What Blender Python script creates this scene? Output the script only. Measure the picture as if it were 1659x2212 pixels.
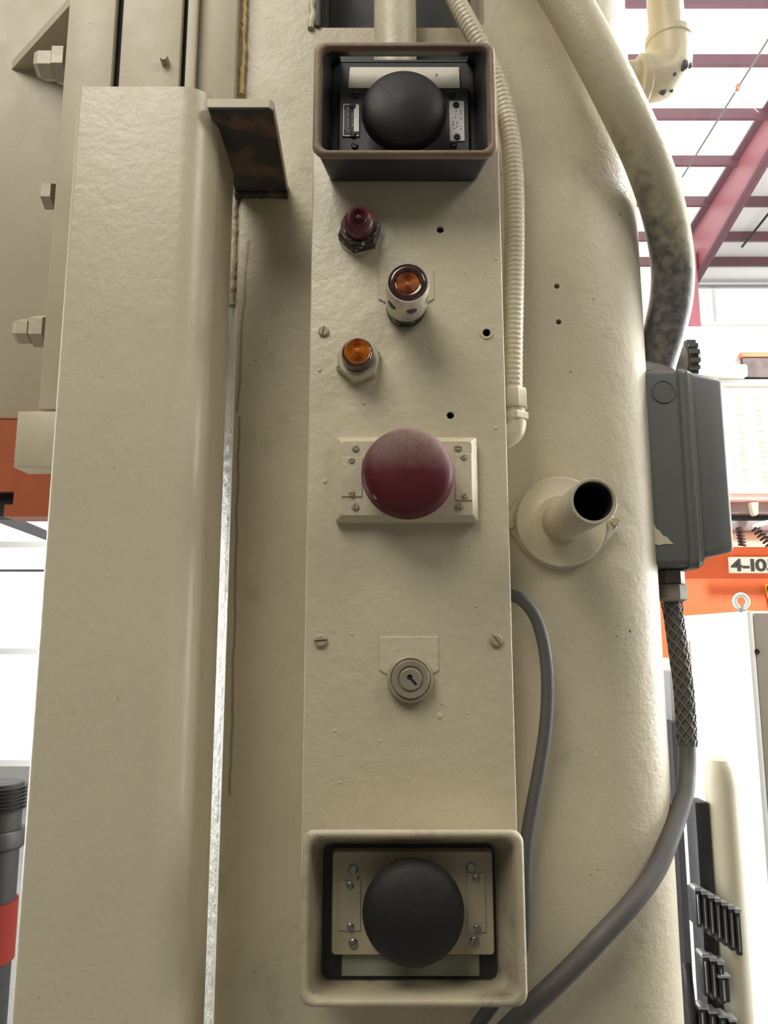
import bpy, bmesh, math, random
from mathutils import Vector, Matrix
random.seed(7)
PI = math.pi
SC = bpy.context.scene
COL = SC.collection
for o in list(bpy.data.objects): bpy.data.objects.remove(o)

# ------------------------------------------------------------------ camera
F, CX, CY = 1660.0, 829.5, 1106.0
TH = math.radians(9.4)
CAM = Vector((0.0, -0.564, 1.30))
FWD = Vector((0, math.cos(TH), math.sin(TH)))
UPV = Vector((0, -math.sin(TH), math.cos(TH)))
cd = bpy.data.cameras.new('camera'); cam = bpy.data.objects.new('camera', cd); COL.objects.link(cam)
cam.location = CAM; cam.rotation_euler = (PI/2 + TH, 0, 0)
cd.sensor_fit = 'VERTICAL'; cd.sensor_height = 36.0; cd.lens = F/2212.0*36.0
cd.clip_start = 0.02; cd.clip_end = 200
SC.camera = cam

# ------------------------------------------------------------------ world, lights, exposure
W_STRENGTH = 0.18
WHITE_GLOW = 2.0
WINDOW_L = 1.5
SIDE_GLOW_L = 7.5
SIDE_GLOW_R = 14.0
EXPOSURE = 0.1
w = bpy.data.worlds.new('world'); SC.world = w; w.use_nodes = True
w.node_tree.nodes['Background'].inputs[0].default_value = (0.98, 0.99, 1.0, 1)
w.node_tree.nodes['Background'].inputs[1].default_value = W_STRENGTH
SC.view_settings.view_transform = 'Standard'; SC.view_settings.look = 'None'
SC.view_settings.gamma = 1; SC.view_settings.use_curve_mapping = False
SC.view_settings.exposure = EXPOSURE
def area_light(name, loc, target, sx, sy, power, color=(1, 1, 1)):
    ld = bpy.data.lights.new(name, 'AREA'); ld.shape = 'RECTANGLE'; ld.size = sx; ld.size_y = sy
    ld.energy = power; ld.color = color
    lo = bpy.data.objects.new(name, ld); COL.objects.link(lo); lo.location = loc
    d = Vector(target) - Vector(loc); lo.rotation_euler = d.to_track_quat('-Z', 'Y').to_euler()
    return lo
# soft key lights added above the camera side for falloff and shadows
area_light('key_light', (-0.85, -1.35, 3.35), (0, 0, 1.5), 1.3, 1.3, 45, (1, 0.955, 0.86))
area_light('key_light_right', (1.7, -1.15, 3.1), (0, 0, 1.5), 0.8, 0.8, 17, (1, 0.955, 0.86))
# fill lights added to brighten the machines and roof behind the press
area_light('bay_fill_light', (3.2, 0.9, 4.2), (2.2, 3.4, 1.7), 0.8, 0.8, 260, (1, 0.98, 0.94))
area_light('bay_fill_light_far', (4.0, 6.0, 5.0), (4.0, 15.0, 7.0), 1.2, 1.2, 600, (1, 0.98, 0.96))

# ------------------------------------------------------------------ pixel -> place helpers
def ray(px, py):
    return FWD + Vector((1, 0, 0))*((px-CX)/F) - UPV*((py-CY)/F)
def P(px, py, Y):
    d = ray(px, py); return CAM + d*((Y-CAM.y)/d.y)
def PX(px, py, X):
    d = ray(px, py); return CAM + d*((X-CAM.x)/d.x)
def S(py, Y):                                   # metres per pixel at that row on plane Y
    return (P(CX, py, Y)-CAM).dot(FWD)/F
def lin(r, g, b):
    f = lambda c: (c/255/12.92 if c/255 <= .04045 else ((c/255+.055)/1.055)**2.4)
    return (f(r), f(g), f(b), 1)

# ------------------------------------------------------------------ mesh helpers
WLD = {}
def wl(o): return WLD.get(o.name, Vector((0, 0, 0))) if o else Vector((0, 0, 0))
def empty(name, loc, label, cat, group=None, kind=None):
    o = bpy.data.objects.new(name, None); COL.objects.link(o); o.empty_display_size = .02
    o.location = loc; WLD[o.name] = Vector(loc); tag(o, label, cat, group, kind); return o
def tag(o, label=None, cat=None, group=None, kind=None):
    if label: o['label'] = label
    if cat: o['category'] = cat
    if group: o['group'] = group
    if kind: o['kind'] = kind
    return o
def mk(name, bm, mat, parent=None, smooth=35, label=None):
    bmesh.ops.recalc_face_normals(bm, faces=bm.faces)
    c = Vector((0, 0, 0))
    if bm.verts:
        lo = Vector([min(v.co[i] for v in bm.verts) for i in range(3)])
        hi = Vector([max(v.co[i] for v in bm.verts) for i in range(3)])
        c = (lo+hi)/2
    bmesh.ops.translate(bm, verts=bm.verts, vec=-c)
    me = bpy.data.meshes.new(name); bm.to_mesh(me); bm.free()
    if smooth is not None:
        for p in me.polygons: p.use_smooth = True
        me.set_sharp_from_angle(angle=math.radians(smooth))
    if mat: me.materials.append(mat)
    o = bpy.data.objects.new(name, me); COL.objects.link(o)
    o.parent = parent; o.location = c - wl(parent); WLD[o.name] = c
    if label: o['label'] = label
    return o
def inst(name, me, loc, parent=None, rot=(0, 0, 0), scale=1.0, label=None):
    o = bpy.data.objects.new(name, me); COL.objects.link(o); o.parent = parent
    o.location = Vector(loc) - wl(parent); o.rotation_euler = rot
    o.scale = (scale,)*3 if not hasattr(scale, '__len__') else scale
    WLD[o.name] = Vector(loc)
    if label: o['label'] = label
    return o
def B(): return bmesh.new()
def box(bm, x0, x1, y0, y1, z0, z1, bev=0, seg=2):
    t = bmesh.new()
    bmesh.ops.create_cube(t, size=1)
    for v in t.verts:
        v.co = Vector((x0 if v.co.x < 0 else x1, y0 if v.co.y < 0 else y1, z0 if v.co.z < 0 else z1))
    if bev: bmesh.ops.bevel(t, geom=t.edges[:], offset=bev, segments=seg, affect='EDGES', profile=.5)
    merge(bm, t); return bm
def merge(bm, t):
    me = bpy.data.meshes.new('tmp'); t.to_mesh(me); t.free(); bm.from_mesh(me); bpy.data.meshes.remove(me)
def loft(bm, loops, cap0=True, cap1=True, close=False):
    L = [[bm.verts.new(p) for p in lp] for lp in loops]; n = len(L[0])
    rng = range(len(L)) if close else range(len(L)-1)
    for i in rng:
        a, b = L[i], L[(i+1) % len(L)]
        for j in range(n):
            bm.faces.new((a[j], a[(j+1) % n], b[(j+1) % n], b[j]))
    if cap0 and not close: bm.faces.new(L[0])
    if cap1 and not close: bm.faces.new(L[-1][::-1])
    return bm
def prism(bm, pts, a, b, axis='Z'):
    f = {'Z': lambda p, t: (p[0], p[1], t), 'Y': lambda p, t: (p[0], t, p[1]), 'X': lambda p, t: (t, p[0], p[1])}[axis]
    return loft(bm, [[f(p, a) for p in pts], [f(p, b) for p in pts]])
def frame_of(ax):
    ax = Vector(ax).normalized(); u = ax.cross(Vector((0, 0, 1)))
    if u.length < 1e-4: u = ax.cross(Vector((1, 0, 0)))
    u.normalize(); return ax, u, ax.cross(u).normalized()
def lathe(bm, prof, c, ax=(0, -1, 0), seg=40, poly=None, rot=0):
    """prof: list of (radius, distance along axis); open ends with r=0 close to a point"""
    a, u, v = frame_of(ax); c = Vector(c)
    rings = []
    for r, t in prof:
        if r <= 1e-6: rings.append([bm.verts.new(c+a*t)])
        else:
            rings.append([bm.verts.new(c+a*t+u*r*math.cos(rot+2*PI*k/seg)+v*r*math.sin(rot+2*PI*k/seg)) for k in range(seg)])
    for p, q in zip(rings, rings[1:]):
        for k in range(seg):
            k2 = (k+1) % seg
            if len(p) == 1 and len(q) == 1: continue
            if len(p) == 1: bm.faces.new((p[0], q[k2], q[k]))
            elif len(q) == 1: bm.faces.new((p[k], p[k2], q[0]))
            else: bm.faces.new((p[k], p[k2], q[k2], q[k]))
    if len(rings[0]) > 1: bm.faces.new(rings[0])
    if len(rings[-1]) > 1: bm.faces.new(rings[-1][::-1])
    return bm
def catmull(pts, n=12):
    pts = [Vector(p) for p in pts]; q = [pts[0]*2-pts[1]]+pts+[pts[-1]*2-pts[-2]]; out = []
    for i in range(1, len(q)-2):
        p0, p1, p2, p3 = q[i-1:i+3]
        for k in range(n):
            t = k/n
            out.append(.5*((2*p1)+(p2-p0)*t+(2*p0-5*p1+4*p2-p3)*t*t+(3*p1-p0-3*p2+p3)*t**3))
    out.append(pts[-1]); return out
def resample(path, step):
    out = [path[0]]; acc = 0
    for a, b in zip(path, path[1:]):
        d = (b-a).length; t = step-acc
        while t <= d:
            out.append(a+(b-a)*(t/d)); t += step
        acc = d-(t-step)
    return out
def frames(path):
    t0 = (path[1]-path[0]).normalized(); _, u, v = frame_of(t0); fr = []
    for i, p in enumerate(path):
        t = (path[min(i+1, len(path)-1)]-path[max(i-1, 0)]).normalized()
        u = (u-t*u.dot(t)).normalized(); fr.append((p, t, u, t.cross(u)))
    return fr
def tube(bm, path, r, seg=20, caps=True):
    rr = r if callable(r) else (lambda i: r)
    loops = [[p+(u*math.cos(2*PI*k/seg)+v*math.sin(2*PI*k/seg))*rr(i) for k in range(seg)] for i, (p, t, u, v) in enumerate(frames(path))]
    return loft(bm, loops, caps, caps)
def rrect(x0, x1, z0, z1, r, y, n=5):
    out = []
    for cx, cz, a0 in ((x1-r, z1-r, 0), (x0+r, z1-r, 90), (x0+r, z0+r, 180), (x1-r, z0+r, 270)):
        for k in range(n+1):
            a = math.radians(a0+90*k/n); out.append((cx+r*math.cos(a), y, cz+r*math.sin(a)))
    return out
def boolean(o, cutters):
    for cb in cutters:
        bmesh.ops.recalc_face_normals(cb, faces=cb.faces)
        me = bpy.data.meshes.new('cut'); cb.to_mesh(me); cb.free()
        c = bpy.data.objects.new('cut', me); COL.objects.link(c)
        m = o.modifiers.new('b', 'BOOLEAN'); m.operation = 'DIFFERENCE'; m.object = c; m.solver = 'EXACT'
    bpy.context.view_layer.update()
    dg = bpy.context.evaluated_depsgraph_get()
    me = bpy.data.meshes.new_from_object(o.evaluated_get(dg)); old = o.data
    cs = [m.object for m in o.modifiers]; o.modifiers.clear(); o.data = me; bpy.data.meshes.remove(old)
    for c in cs: bpy.data.objects.remove(c)
    for p in me.polygons: p.use_smooth = True
    me.set_sharp_from_angle(angle=math.radians(35))
def text_mesh(body, size, depth, mat, font_scale_x=1.0, bold=0.0):
    cu = bpy.data.curves.new('t', 'FONT'); cu.body = body; cu.size = size; cu.extrude = depth; cu.align_x = 'CENTER'; cu.align_y = 'CENTER'
    cu.offset = bold
    t = bpy.data.objects.new('t', cu); COL.objects.link(t); bpy.context.view_layer.update()
    me = bpy.data.meshes.new_from_object(t.evaluated_get(bpy.context.evaluated_depsgraph_get()))
    bpy.data.objects.remove(t); bpy.data.curves.remove(cu)
    me.transform(Matrix.Scale(font_scale_x, 4, (1, 0, 0)))
    me.materials.clear(); me.materials.append(mat); return me

# ------------------------------------------------------------------ materials
def new_mat(name):
    m = bpy.data.materials.new(name); m.use_nodes = True; nt = m.node_tree
    return m, nt, nt.nodes['Principled BSDF']
def N(nt, t, **kw):
    n = nt.nodes.new(t)
    for k, v in kw.items():
        if k in n.inputs: n.inputs[k].default_value = v
        else: setattr(n, k, v)
    return n
def pos(nt):
    return N(nt, 'ShaderNodeNewGeometry').outputs['Position']
def noise(nt, vec, scale, detail=3, rough=.55, stretch=None):
    if stretch:
        mp = N(nt, 'ShaderNodeMapping'); mp.inputs['Scale'].default_value = stretch; nt.links.new(vec, mp.inputs[0]); vec = mp.outputs[0]
    n = N(nt, 'ShaderNodeTexNoise', Scale=scale, Detail=detail, Roughness=rough); nt.links.new(vec, n.inputs['Vector']); return n.outputs['Fac']
def ramp(nt, fac, a, b, ca=(0, 0, 0, 1), cb=(1, 1, 1, 1)):
    r = N(nt, 'ShaderNodeValToRGB'); e = r.color_ramp.elements
    e[0].position = a; e[0].color = ca; e[1].position = b; e[1].color = cb
    nt.links.new(fac, r.inputs[0]); return r.outputs[0]
def mixc(nt, fac, a, b):
    m = N(nt, 'ShaderNodeMix', data_type='RGBA')
    for s, v in ((m.inputs[0], fac), (m.inputs[6], a), (m.inputs[7], b)):
        if hasattr(v, 'is_output') or isinstance(v, bpy.types.NodeSocket): nt.links.new(v, s)
        else: s.default_value = v
    return m.outputs[2]
def math_(nt, op, a, b=None):
    m = N(nt, 'ShaderNodeMath', operation=op)
    for i, v in enumerate((a, b)):
        if v is None: continue
        if isinstance(v, bpy.types.NodeSocket): nt.links.new(v, m.inputs[i])
        else: m.inputs[i].default_value = v
    return m.outputs[0]
def bump(nt, bs, hs, strength, dist):
    prev = None
    for h, st in hs:
        b = N(nt, 'ShaderNodeBump'); b.inputs['Strength'].default_value = st; b.inputs['Distance'].default_value = dist
        nt.links.new(h, b.inputs['Height'])
        if prev: nt.links.new(prev, b.inputs['Normal'])
        prev = b.outputs[0]
    nt.links.new(prev, bs.inputs['Normal'])
def paint(name, col, rough=.42, peel=.25, peel_scale=220, lump=.0, lump_scale=40, var=.10, specks=.0, speck_col=(.02, .017, .014, 1), spec=.45, rust=None, grime=0.0, metallic=0, coat=0):
    m, nt, bs = new_mat(name); p = pos(nt)
    c = col
    dark = tuple(x*(1-var) for x in col[:3])+(1,); light = tuple(min(1, x*(1+var*.5)) for x in col[:3])+(1,)
    out = mixc(nt, ramp(nt, noise(nt, p, 9, 4), .3, .7), dark, light)
    if grime:
        g = ramp(nt, noise(nt, p, 22, 5, .7), .56, .78)
        out = mixc(nt, math_(nt, 'MULTIPLY', g, grime), out, (.10, .085, .065, 1))
    if specks:
        v = noise(nt, p, 260, 2, .5); v2 = noise(nt, p, 14, 2)
        mk_ = math_(nt, 'MULTIPLY', ramp(nt, v, .70, .74), ramp(nt, v2, .5, .62))
        out = mixc(nt, math_(nt, 'MULTIPLY', mk_, specks), out, speck_col)
    if rust:
        for (x0, z0, x1, z1, wd, amp, colr) in rust:
            sp = N(nt, 'ShaderNodeSeparateXYZ'); nt.links.new(p, sp.inputs[0])
            cz = N(nt, 'ShaderNodeCombineXYZ'); nt.links.new(sp.outputs[2], cz.inputs[2])
            wob = math_(nt, 'MULTIPLY', math_(nt, 'SUBTRACT', noise(nt, cz.outputs[0], 24, 4), .5), amp)
            sl = (x1-x0)/(z1-z0)
            line = math_(nt, 'ADD', math_(nt, 'MULTIPLY', math_(nt, 'SUBTRACT', sp.outputs[2], z0), sl), x0)
            d = math_(nt, 'ABSOLUTE', math_(nt, 'SUBTRACT', sp.outputs[0], math_(nt, 'ADD', line, wob)))
            k = ramp(nt, math_(nt, 'DIVIDE', d, wd), .55, 1.0, (1, 1, 1, 1), (0, 0, 0, 1))
            zz = math_(nt, 'MULTIPLY', math_(nt, 'LESS_THAN', sp.outputs[2], max(z0, z1)), math_(nt, 'GREATER_THAN', sp.outputs[2], min(z0, z1)))
            out = mixc(nt, math_(nt, 'MULTIPLY', math_(nt, 'MULTIPLY', k, zz), .62), out, colr)
    nt.links.new(out, bs.inputs['Base Color']) if isinstance(out, bpy.types.NodeSocket) else None
    bs.inputs['Metallic'].default_value = metallic
    bs.inputs['Specular IOR Level'].default_value = spec
    bs.inputs['Coat Weight'].default_value = coat
    r = ramp(nt, noise(nt, p, 30, 3), .3, .7, (rough*.85,)*3+(1,), (min(1, rough*1.15),)*3+(1,)); nt.links.new(r, bs.inputs['Roughness'])
    hs = []
    if peel: hs.append((noise(nt, p, peel_scale, 3), peel))
    if lump: hs.append((ramp(nt, noise(nt, p, lump_scale, 5, .6), .35, .75), lump))
    if hs: bump(nt, bs, hs, 1, .0012)
    return m
def plain(name, col, rough=.5, metallic=0, spec=.5, coat=0, trans=0):
    m, nt, bs = new_mat(name)
    bs.inputs['Base Color'].default_value = col; bs.inputs['Roughness'].default_value = rough
    bs.inputs['Metallic'].default_value = metallic; bs.inputs['Specular IOR Level'].default_value = spec
    bs.inputs['Coat Weight'].default_value = coat; bs.inputs['Transmission Weight'].default_value = trans
    return m
def glow(name, col, st):
    m = bpy.data.materials.new(name); m.use_nodes = True; nt = m.node_tree; nt.nodes.clear()
    e = nt.nodes.new('ShaderNodeEmission'); e.inputs[0].default_value = col; e.inputs[1].default_value = st
    o = nt.nodes.new('ShaderNodeOutputMaterial'); nt.links.new(e.outputs[0], o.inputs[0]); return m

def rusty():
    m, nt, bs = new_mat('bare_rusty_steel'); p = pos(nt)
    k = ramp(nt, noise(nt, p, 26, 4, .5), .50, .58); n = noise(nt, p, 120, 4)
    nt.links.new(mixc(nt, k, mixc(nt, n, (.020, .019, .021, 1), (.055, .05, .048, 1)), mixc(nt, n, (.10, .06, .04, 1), (.16, .09, .055, 1))), bs.inputs['Base Color']); bs.inputs['Roughness'].default_value = .55
    bump(nt, bs, [(n, .3)], 1, .001); return m
def wornblack():
    m, nt, bs = new_mat('worn_black_plating'); p = pos(nt)
    k = ramp(nt, noise(nt, p, 170, 4, .6), .58, .63)
    nt.links.new(mixc(nt, k, (.022, .020, .022, 1), (.62, .60, .57, 1)), bs.inputs['Base Color']); bs.inputs['Roughness'].default_value = .34; return m
BEIGE = (.53, .473, .335, 1)
za, zb = P(517, 900, .065), P(497, 1720, .065)
M = {}
M['panel'] = paint('panel_paint', BEIGE, .36, .10, 260, .32, 95, .06, specks=.6)
def soot(m, blots, Y=0):
    nt = m.node_tree; bs = nt.nodes['Principled BSDF']; src = bs.inputs['Base Color'].links[0].from_socket; p = pos(nt)
    sp = N(nt, 'ShaderNodeSeparateXYZ'); nt.links.new(p, sp.inputs[0])
    for px, py, rx, rz_ in blots:
        q = P(px, py, Y); s_ = S(py, Y)
        dx = math_(nt, 'DIVIDE', math_(nt, 'SUBTRACT', sp.outputs[0], q.x), rx*s_); dz = math_(nt, 'DIVIDE', math_(nt, 'SUBTRACT', sp.outputs[2], q.z), rz_*s_)
        d = math_(nt, 'SQRT', math_(nt, 'ADD', math_(nt, 'MULTIPLY', dx, dx), math_(nt, 'MULTIPLY', dz, dz)))
        d = math_(nt, 'ADD', d, math_(nt, 'MULTIPLY', math_(nt, 'SUBTRACT', noise(nt, p, 900, 3, .7), .5), .9))
        src = mixc(nt, math_(nt, 'MULTIPLY', ramp(nt, d, .45, 1.05, (1, 1, 1, 1), (0, 0, 0, 1)), .6), src, (.06, .055, .048, 1))
    nt.links.new(src, bs.inputs['Base Color']); return m
soot(M['panel'], [(884, 1492, 52, 46), (876, 690, 48, 34), (776, 800, 46, 28)])
M['column'] = paint('cast_paint', (.515, .462, .335, 1), .42, .16, 240, .26, 60, .10, specks=.9, grime=.3,
                    rust=[(P(536, 520, .065).x, P(536, 520, .065).z, P(512, 890, .065).x, P(512, 890, .065).z, .0016, .006, (.24, .15, .075, 1)),
                          (za.x, za.z, zb.x, zb.z, .0014, .005, (.20, .10, .055, 1))])
soot(M['column'], [(1466, 2030, 22, 80)], .12)
M['tube'] = paint('grimy_tube_paint', (.37, .33, .245, 1), .45, .2, 240, .3, 70, .2, specks=.9, grime=.6)
M['channel'] = paint('gloss_paint', (.53, .473, .34, 1), .32, .10, 200, .13, 120, .05, specks=.35, spec=.5)
M['bar'] = paint('bar_paint', (.50, .445, .32, 1), .45, .12, 200, 0, 40, .08, specks=.2)
M['fit'] = paint('fitting_paint', (.55, .49, .35, 1), .38, .15, 300, .2, 90, .10, specks=.4)
M['guard'] = paint('guard_paint', (.44, .385, .265, 1), .45, .2, 300, .3, 80, .22, specks=.9, grime=.75)
M['rustlip'] = paint('worn_primer', (.215, .145, .095, 1), .55, .2, 300, .3, 110, .35, specks=.8, speck_col=(.42, .36, .25, 1))
M['darkguard'] = paint('dark_guard_paint', (.030, .033, .036, 1), .42, .1, 200, 0, 40, .3)
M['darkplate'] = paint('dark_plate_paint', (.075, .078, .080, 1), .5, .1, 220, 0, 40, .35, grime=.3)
M['underside'] = rusty()
M['rustpatch'] = paint('rust_primer', (.15, .085, .055, 1), .6, .2, 150, 0, 60, .4)
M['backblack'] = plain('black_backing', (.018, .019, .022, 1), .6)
M['pale'] = paint('pale_plate', (.72, .68, .56, 1), .5, .1, 300, 0, 60, .1, specks=.5)
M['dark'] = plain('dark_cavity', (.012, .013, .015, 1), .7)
M['black'] = paint('black_plastic', (.020, .020, .022, 1), .48, .05, 300, 0, 40, .25, spec=.45)
M['hex'] = wornblack()
M['steel'] = paint('worn_steel', (.42, .41, .39, 1), .33, .1, 200, 0, 60, .3, metallic=1)
M['screw'] = paint('painted_screw', (.38, .33, .23, 1), .45, .1, 300, 0, 60, .2)
M['darkscrew'] = plain('black_screw', (.03, .03, .032, 1), .4)
M['chrome'] = paint('painted_chrome', (.62, .58, .50, 1), .28, .08, 200, 0, 60, .25, specks=.8, metallic=.55)
M['brass'] = paint('dusty_lock_metal', (.36, .315, .235, 1), .42, .15, 300, 0, 60, .35, metallic=.35, grime=.6)
M['silver'] = paint('silver_tag', (.80, .79, .76, 1), .35, .0, 200, 0, 60, .1, specks=1.0, metallic=.2)
M['white_ink'] = plain('white_ink', (.65, .66, .66, 1), .5)
M['black_ink'] = plain('black_ink', (.02, .02, .02, 1), .6)
M['grey_box'] = paint('grey_polymer', (.108, .108, .104, 1), .47, .06, 300, 0, 60, .08, spec=.4, grime=.25)
M['cable'] = paint('grey_cable', (.085, .078, .072, 1), .6, .1, 260, 0, 60, .15)
M['cable2'] = paint('slate_cable', (.085, .083, .086, 1), .55, .1, 260, 0, 60, .15)
M['wire'] = plain('grip_wire', (.16, .15, .13, 1), .5, .6)
M['nut'] = paint('grey_painted_nut', (.28, .255, .21, 1), .5, .1, 200, 0, 60, .15)
M['hub'] = paint('dark_hub', (.15, .135, .115, 1), .5, .1, 200, 0, 60, .15)
M['galv'] = paint('weathered_zinc', (.17, .165, .15, 1), .45, .25, 200, .5, 70, .45, metallic=.3)
M['caulk'] = paint('old_caulk', (.62, .44, .17, 1), .6, .3, 200, .4, 90, .3, specks=1.0)
M['weld'] = paint('rusty_weld', (.42, .35, .25, 1), .5, .4, 150, .6, 80, .35, specks=1.0, speck_col=(.2, .10, .05, 1))
M['orange'] = paint('orange_paint', (.42, .105, .04, 1), .45, .15, 120, .2, 40, .12)
M['girder'] = paint('girder_orange', (.80, .155, .045, 1), .5, .0, 120, 0, 40, .06)
M['maroon'] = plain('maroon_primer', (.115, .055, .066, 1), .55)
M['rafter'] = plain('rafter_red', (.36, .125, .145, 1), .45)
M['white'] = plain('white_enamel', (.82, .82, .78, 1), .45)
M['white_cab'] = plain('white_cabinet_paint', (.84, .86, .84, 1), .4)
M['cabdoor'] = plain('beige_cabinet_door', (.40, .36, .31, 1), .5)
M['creme'] = plain('cream_enamel', (.72, .70, .55, 1), .5)
M['yellowink'] = plain('faded_yellow_ink', (.55, .46, .16, 1), .6)
M['yellow'] = plain('yellow_sign', (.85, .55, .02, 1), .5)
M['signplate'] = plain('cream_sign', (.52, .49, .38, 1), .5)
M['floor'] = paint('concrete', (.15, .145, .135, 1), .7, .1, 20, 0, 5, .15)
M['wall'] = plain('white_wall_sheet', (.80, .80, .78, 1), .6)
M['roofmetal'] = plain('white_roof_insulation', (.75, .74, .72, 1), .7)
M['white_glow'] = glow('glowing_white_sheet', (1, .99, .96, 1), WHITE_GLOW)
M['winL'] = glow('daylit_window_pane', (.95, .98, 1.0, 1), WINDOW_L)
M['glowL'] = glow('left_glow_panel', (.95, .98, 1.0, 1), SIDE_GLOW_L)
M['glowR'] = glow('right_glow_panel', (1, .99, .96, 1), SIDE_GLOW_R)
M['motor'] = paint('dark_motor_paint', (.014, .013, .012, 1), .5, .1, 60, 0, 20, .4)
M['red'] = plain('red_enamel', (.17, .022, .015, 1), .8, 0, .15)
M['stonegrey'] = plain('mid_grey_enamel', (.26, .26, .26, 1), .5)

def mushroom_mat(name, col, dust, zlo, zhi, amt):
    m, nt, bs = new_mat(name)
    tc = N(nt, 'ShaderNodeTexCoord').outputs['Object']; sp = N(nt, 'ShaderNodeSeparateXYZ'); nt.links.new(tc, sp.inputs[0])
    n1 = noise(nt, tc, 90, 4, .7); n2 = noise(nt, tc, 700, 2, .6)
    g = math_(nt, 'DIVIDE', math_(nt, 'SUBTRACT', sp.outputs[2], zlo), zhi-zlo)
    g = math_(nt, 'ADD', g, math_(nt, 'MULTIPLY', math_(nt, 'SUBTRACT', n1, .5), .7))
    k = ramp(nt, g, .0, 1.0); k = math_(nt, 'MULTIPLY', k, math_(nt, 'ADD', math_(nt, 'MULTIPLY', ramp(nt, n2, .35, .65), .5), .5))
    out = mixc(nt, math_(nt, 'MULTIPLY', k, amt), col, dust)
    nt.links.new(out, bs.inputs['Base Color'])
    bs.inputs['Roughness'].default_value = .42
    nt.links.new(ramp(nt, k, 0, 1, (.46,)*3+(1,), (.85,)*3+(1,)), bs.inputs['Roughness'])
    bs.inputs['Specular IOR Level'].default_value = .32
    bump(nt, bs, [(n2, .06)], 1, .0008); return m
M['mush_red'] = mushroom_mat('dusty_red_plastic', (.085, .008, .013, 1), (.25, .195, .16, 1), -.002, .034, .85)
M['mush_black'] = mushroom_mat('black_mushroom_plastic', (.011, .0105, .011, 1), (.10, .09, .08, 1), -.01, .045, .22)

def lens_mat(name, col, deep):
    m, nt, bs = new_mat(name)
    tc = N(nt, 'ShaderNodeTexCoord').outputs['Object']
    c = mixc(nt, ramp(nt, noise(nt, tc, 160, 3), .35, .65), deep, col); nt.links.new(c, bs.inputs['Base Color'])
    bs.inputs['Roughness'].default_value = .14; bs.inputs['Coat Weight'].default_value = .6
    return m
M['lens_red'] = lens_mat('dark_red_lens', (.11, .007, .016, 1), (.035, .010, .012, 1)); M['lens_red'].node_tree.nodes['Principled BSDF'].inputs['Roughness'].default_value = .4; M['lens_red'].node_tree.nodes['Principled BSDF'].inputs['Coat Weight'].default_value = .1
M['lens_amber'] = lens_mat('amber_lens', (.62, .20, .02, 1), (.30, .08, .008, 1))
M['lens_side'] = lens_mat('dirty_amber_lens_side', (.08, .022, .010, 1), (.025, .012, .010, 1))
M['lens_orange'] = lens_mat('orange_fresnel_lens', (.60, .22, .07, 1), (.30, .09, .03, 1))

# ------------------------------------------------------------------ hall: floor, roof, walls
bm = B(); box(bm, -14, 16, -12, 15.5, -.1, 0); tag(mk('floor', bm, M['floor'], smooth=None), 'grey concrete hall floor', None, None, 'structure')
YW = 14.7                                                     # far wall
zE = P(1500, 620, YW).z                                       # eaves
SLOPE = .048
roof = lambda y: zE + (YW-y)*SLOPE
ceil = bpy.data.objects.new('ceiling', None); COL.objects.link(ceil); ceil.location = (0, 0, zE); WLD['ceiling'] = Vector((0, 0, zE))
tag(ceil, 'white hall roof with maroon purlins', None, None, 'structure')
RX = PX(1500, 600, 1).x
RX = 5.65                                                     # rafter line
bm = B(); prism(bm, [(-9, roof(-9)+.09), (2, roof(2)+.09), (2, roof(2)+.15), (-9, roof(-9)+.15)], -14, RX, 'X'); mk('roof_sheet', bm, M['roofmetal'], ceil, None)
bm = B(); prism(bm, [(2, roof(2)+.09), (YW, zE+.09), (YW, zE+.15), (2, roof(2)+.15)], -14, RX, 'X'); mk('glowing_roof_sheet', bm, M['white_glow'], ceil, None)  # white roof lining given a glow so it looks brightly lit
bm = B(); prism(bm, [(-9, roof(-9)+.09), (YW, zE+.09), (YW, zE+.15), (-9, roof(-9)+.15)], RX, 16, 'X'); mk('roof_sheet', bm, M['roofmetal'], ceil, None)
for k, py in enumerate((566, 512, 437, 350, 250, 135, 8)):
    # place each purlin on the roof plane where its row of the photograph meets it
    d = ray(CX, py); t = (zE + YW*SLOPE - CAM.z + 0 - 0 + (-CAM.y)*SLOPE - 0)/(d.z + d.y*SLOPE)
    y = CAM.y + d.y*t; z = roof(y)
    h = 11*(t)/F
    bm = B(); prism(bm, [(y-.05, z+.085), (y-.05, z-h), (y+.01, z-h), (y+.01, z-h+.015), (y-.035, z-h+.015), (y-.035, z+.07), (y+.05, z+.07), (y+.05, z+.085)], -13, 15, 'X')
    mk('purlin', bm, M['maroon'], ceil, None)
# rafter: web with flanges, deeper towards the eaves
def rz(px, py): return PX(px, py, RX)
bm = B()
a, b_, c, d = rz(1637, 280), rz(1499, 500), rz(1503, 600), rz(1659, 335)
dirT = (a-b_); e1 = b_+dirT*2.2; dirB = (d-c); e2 = c+dirB*1.7
web = [(b_.y+.3, b_.z-(a.z-b_.z)/(b_.y-a.y)*.3*1), (e1.y, e1.z), (e2.y, e2.z), (c.y+.3, c.z-.1)]
prism(bm, web, RX, RX+.02, 'X'); raf = mk('rafter', bm, M['rafter'], ceil, None)
bm = B(); n = Vector((0, dirB.z, -dirB.y)).normalized()*.03
prism(bm, [(c.y+.3, c.z-.1), (e2.y, e2.z), (e2.y+n.y, e2.z+n.z), (c.y+.3+n.y, c.z-.1+n.z)], RX-.05, RX+.09, 'X'); mk('flange', bm, M['maroon'], raf, None)
bm = B(); prism(bm, [(b_.y+.3, b_.z), (e1.y, e1.z), (e1.y, e1.z+.05), (b_.y+.3, b_.z+.05)], RX-.10, RX+.10, 'X'); mk('flange', bm, M['maroon'], raf, None)
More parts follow.
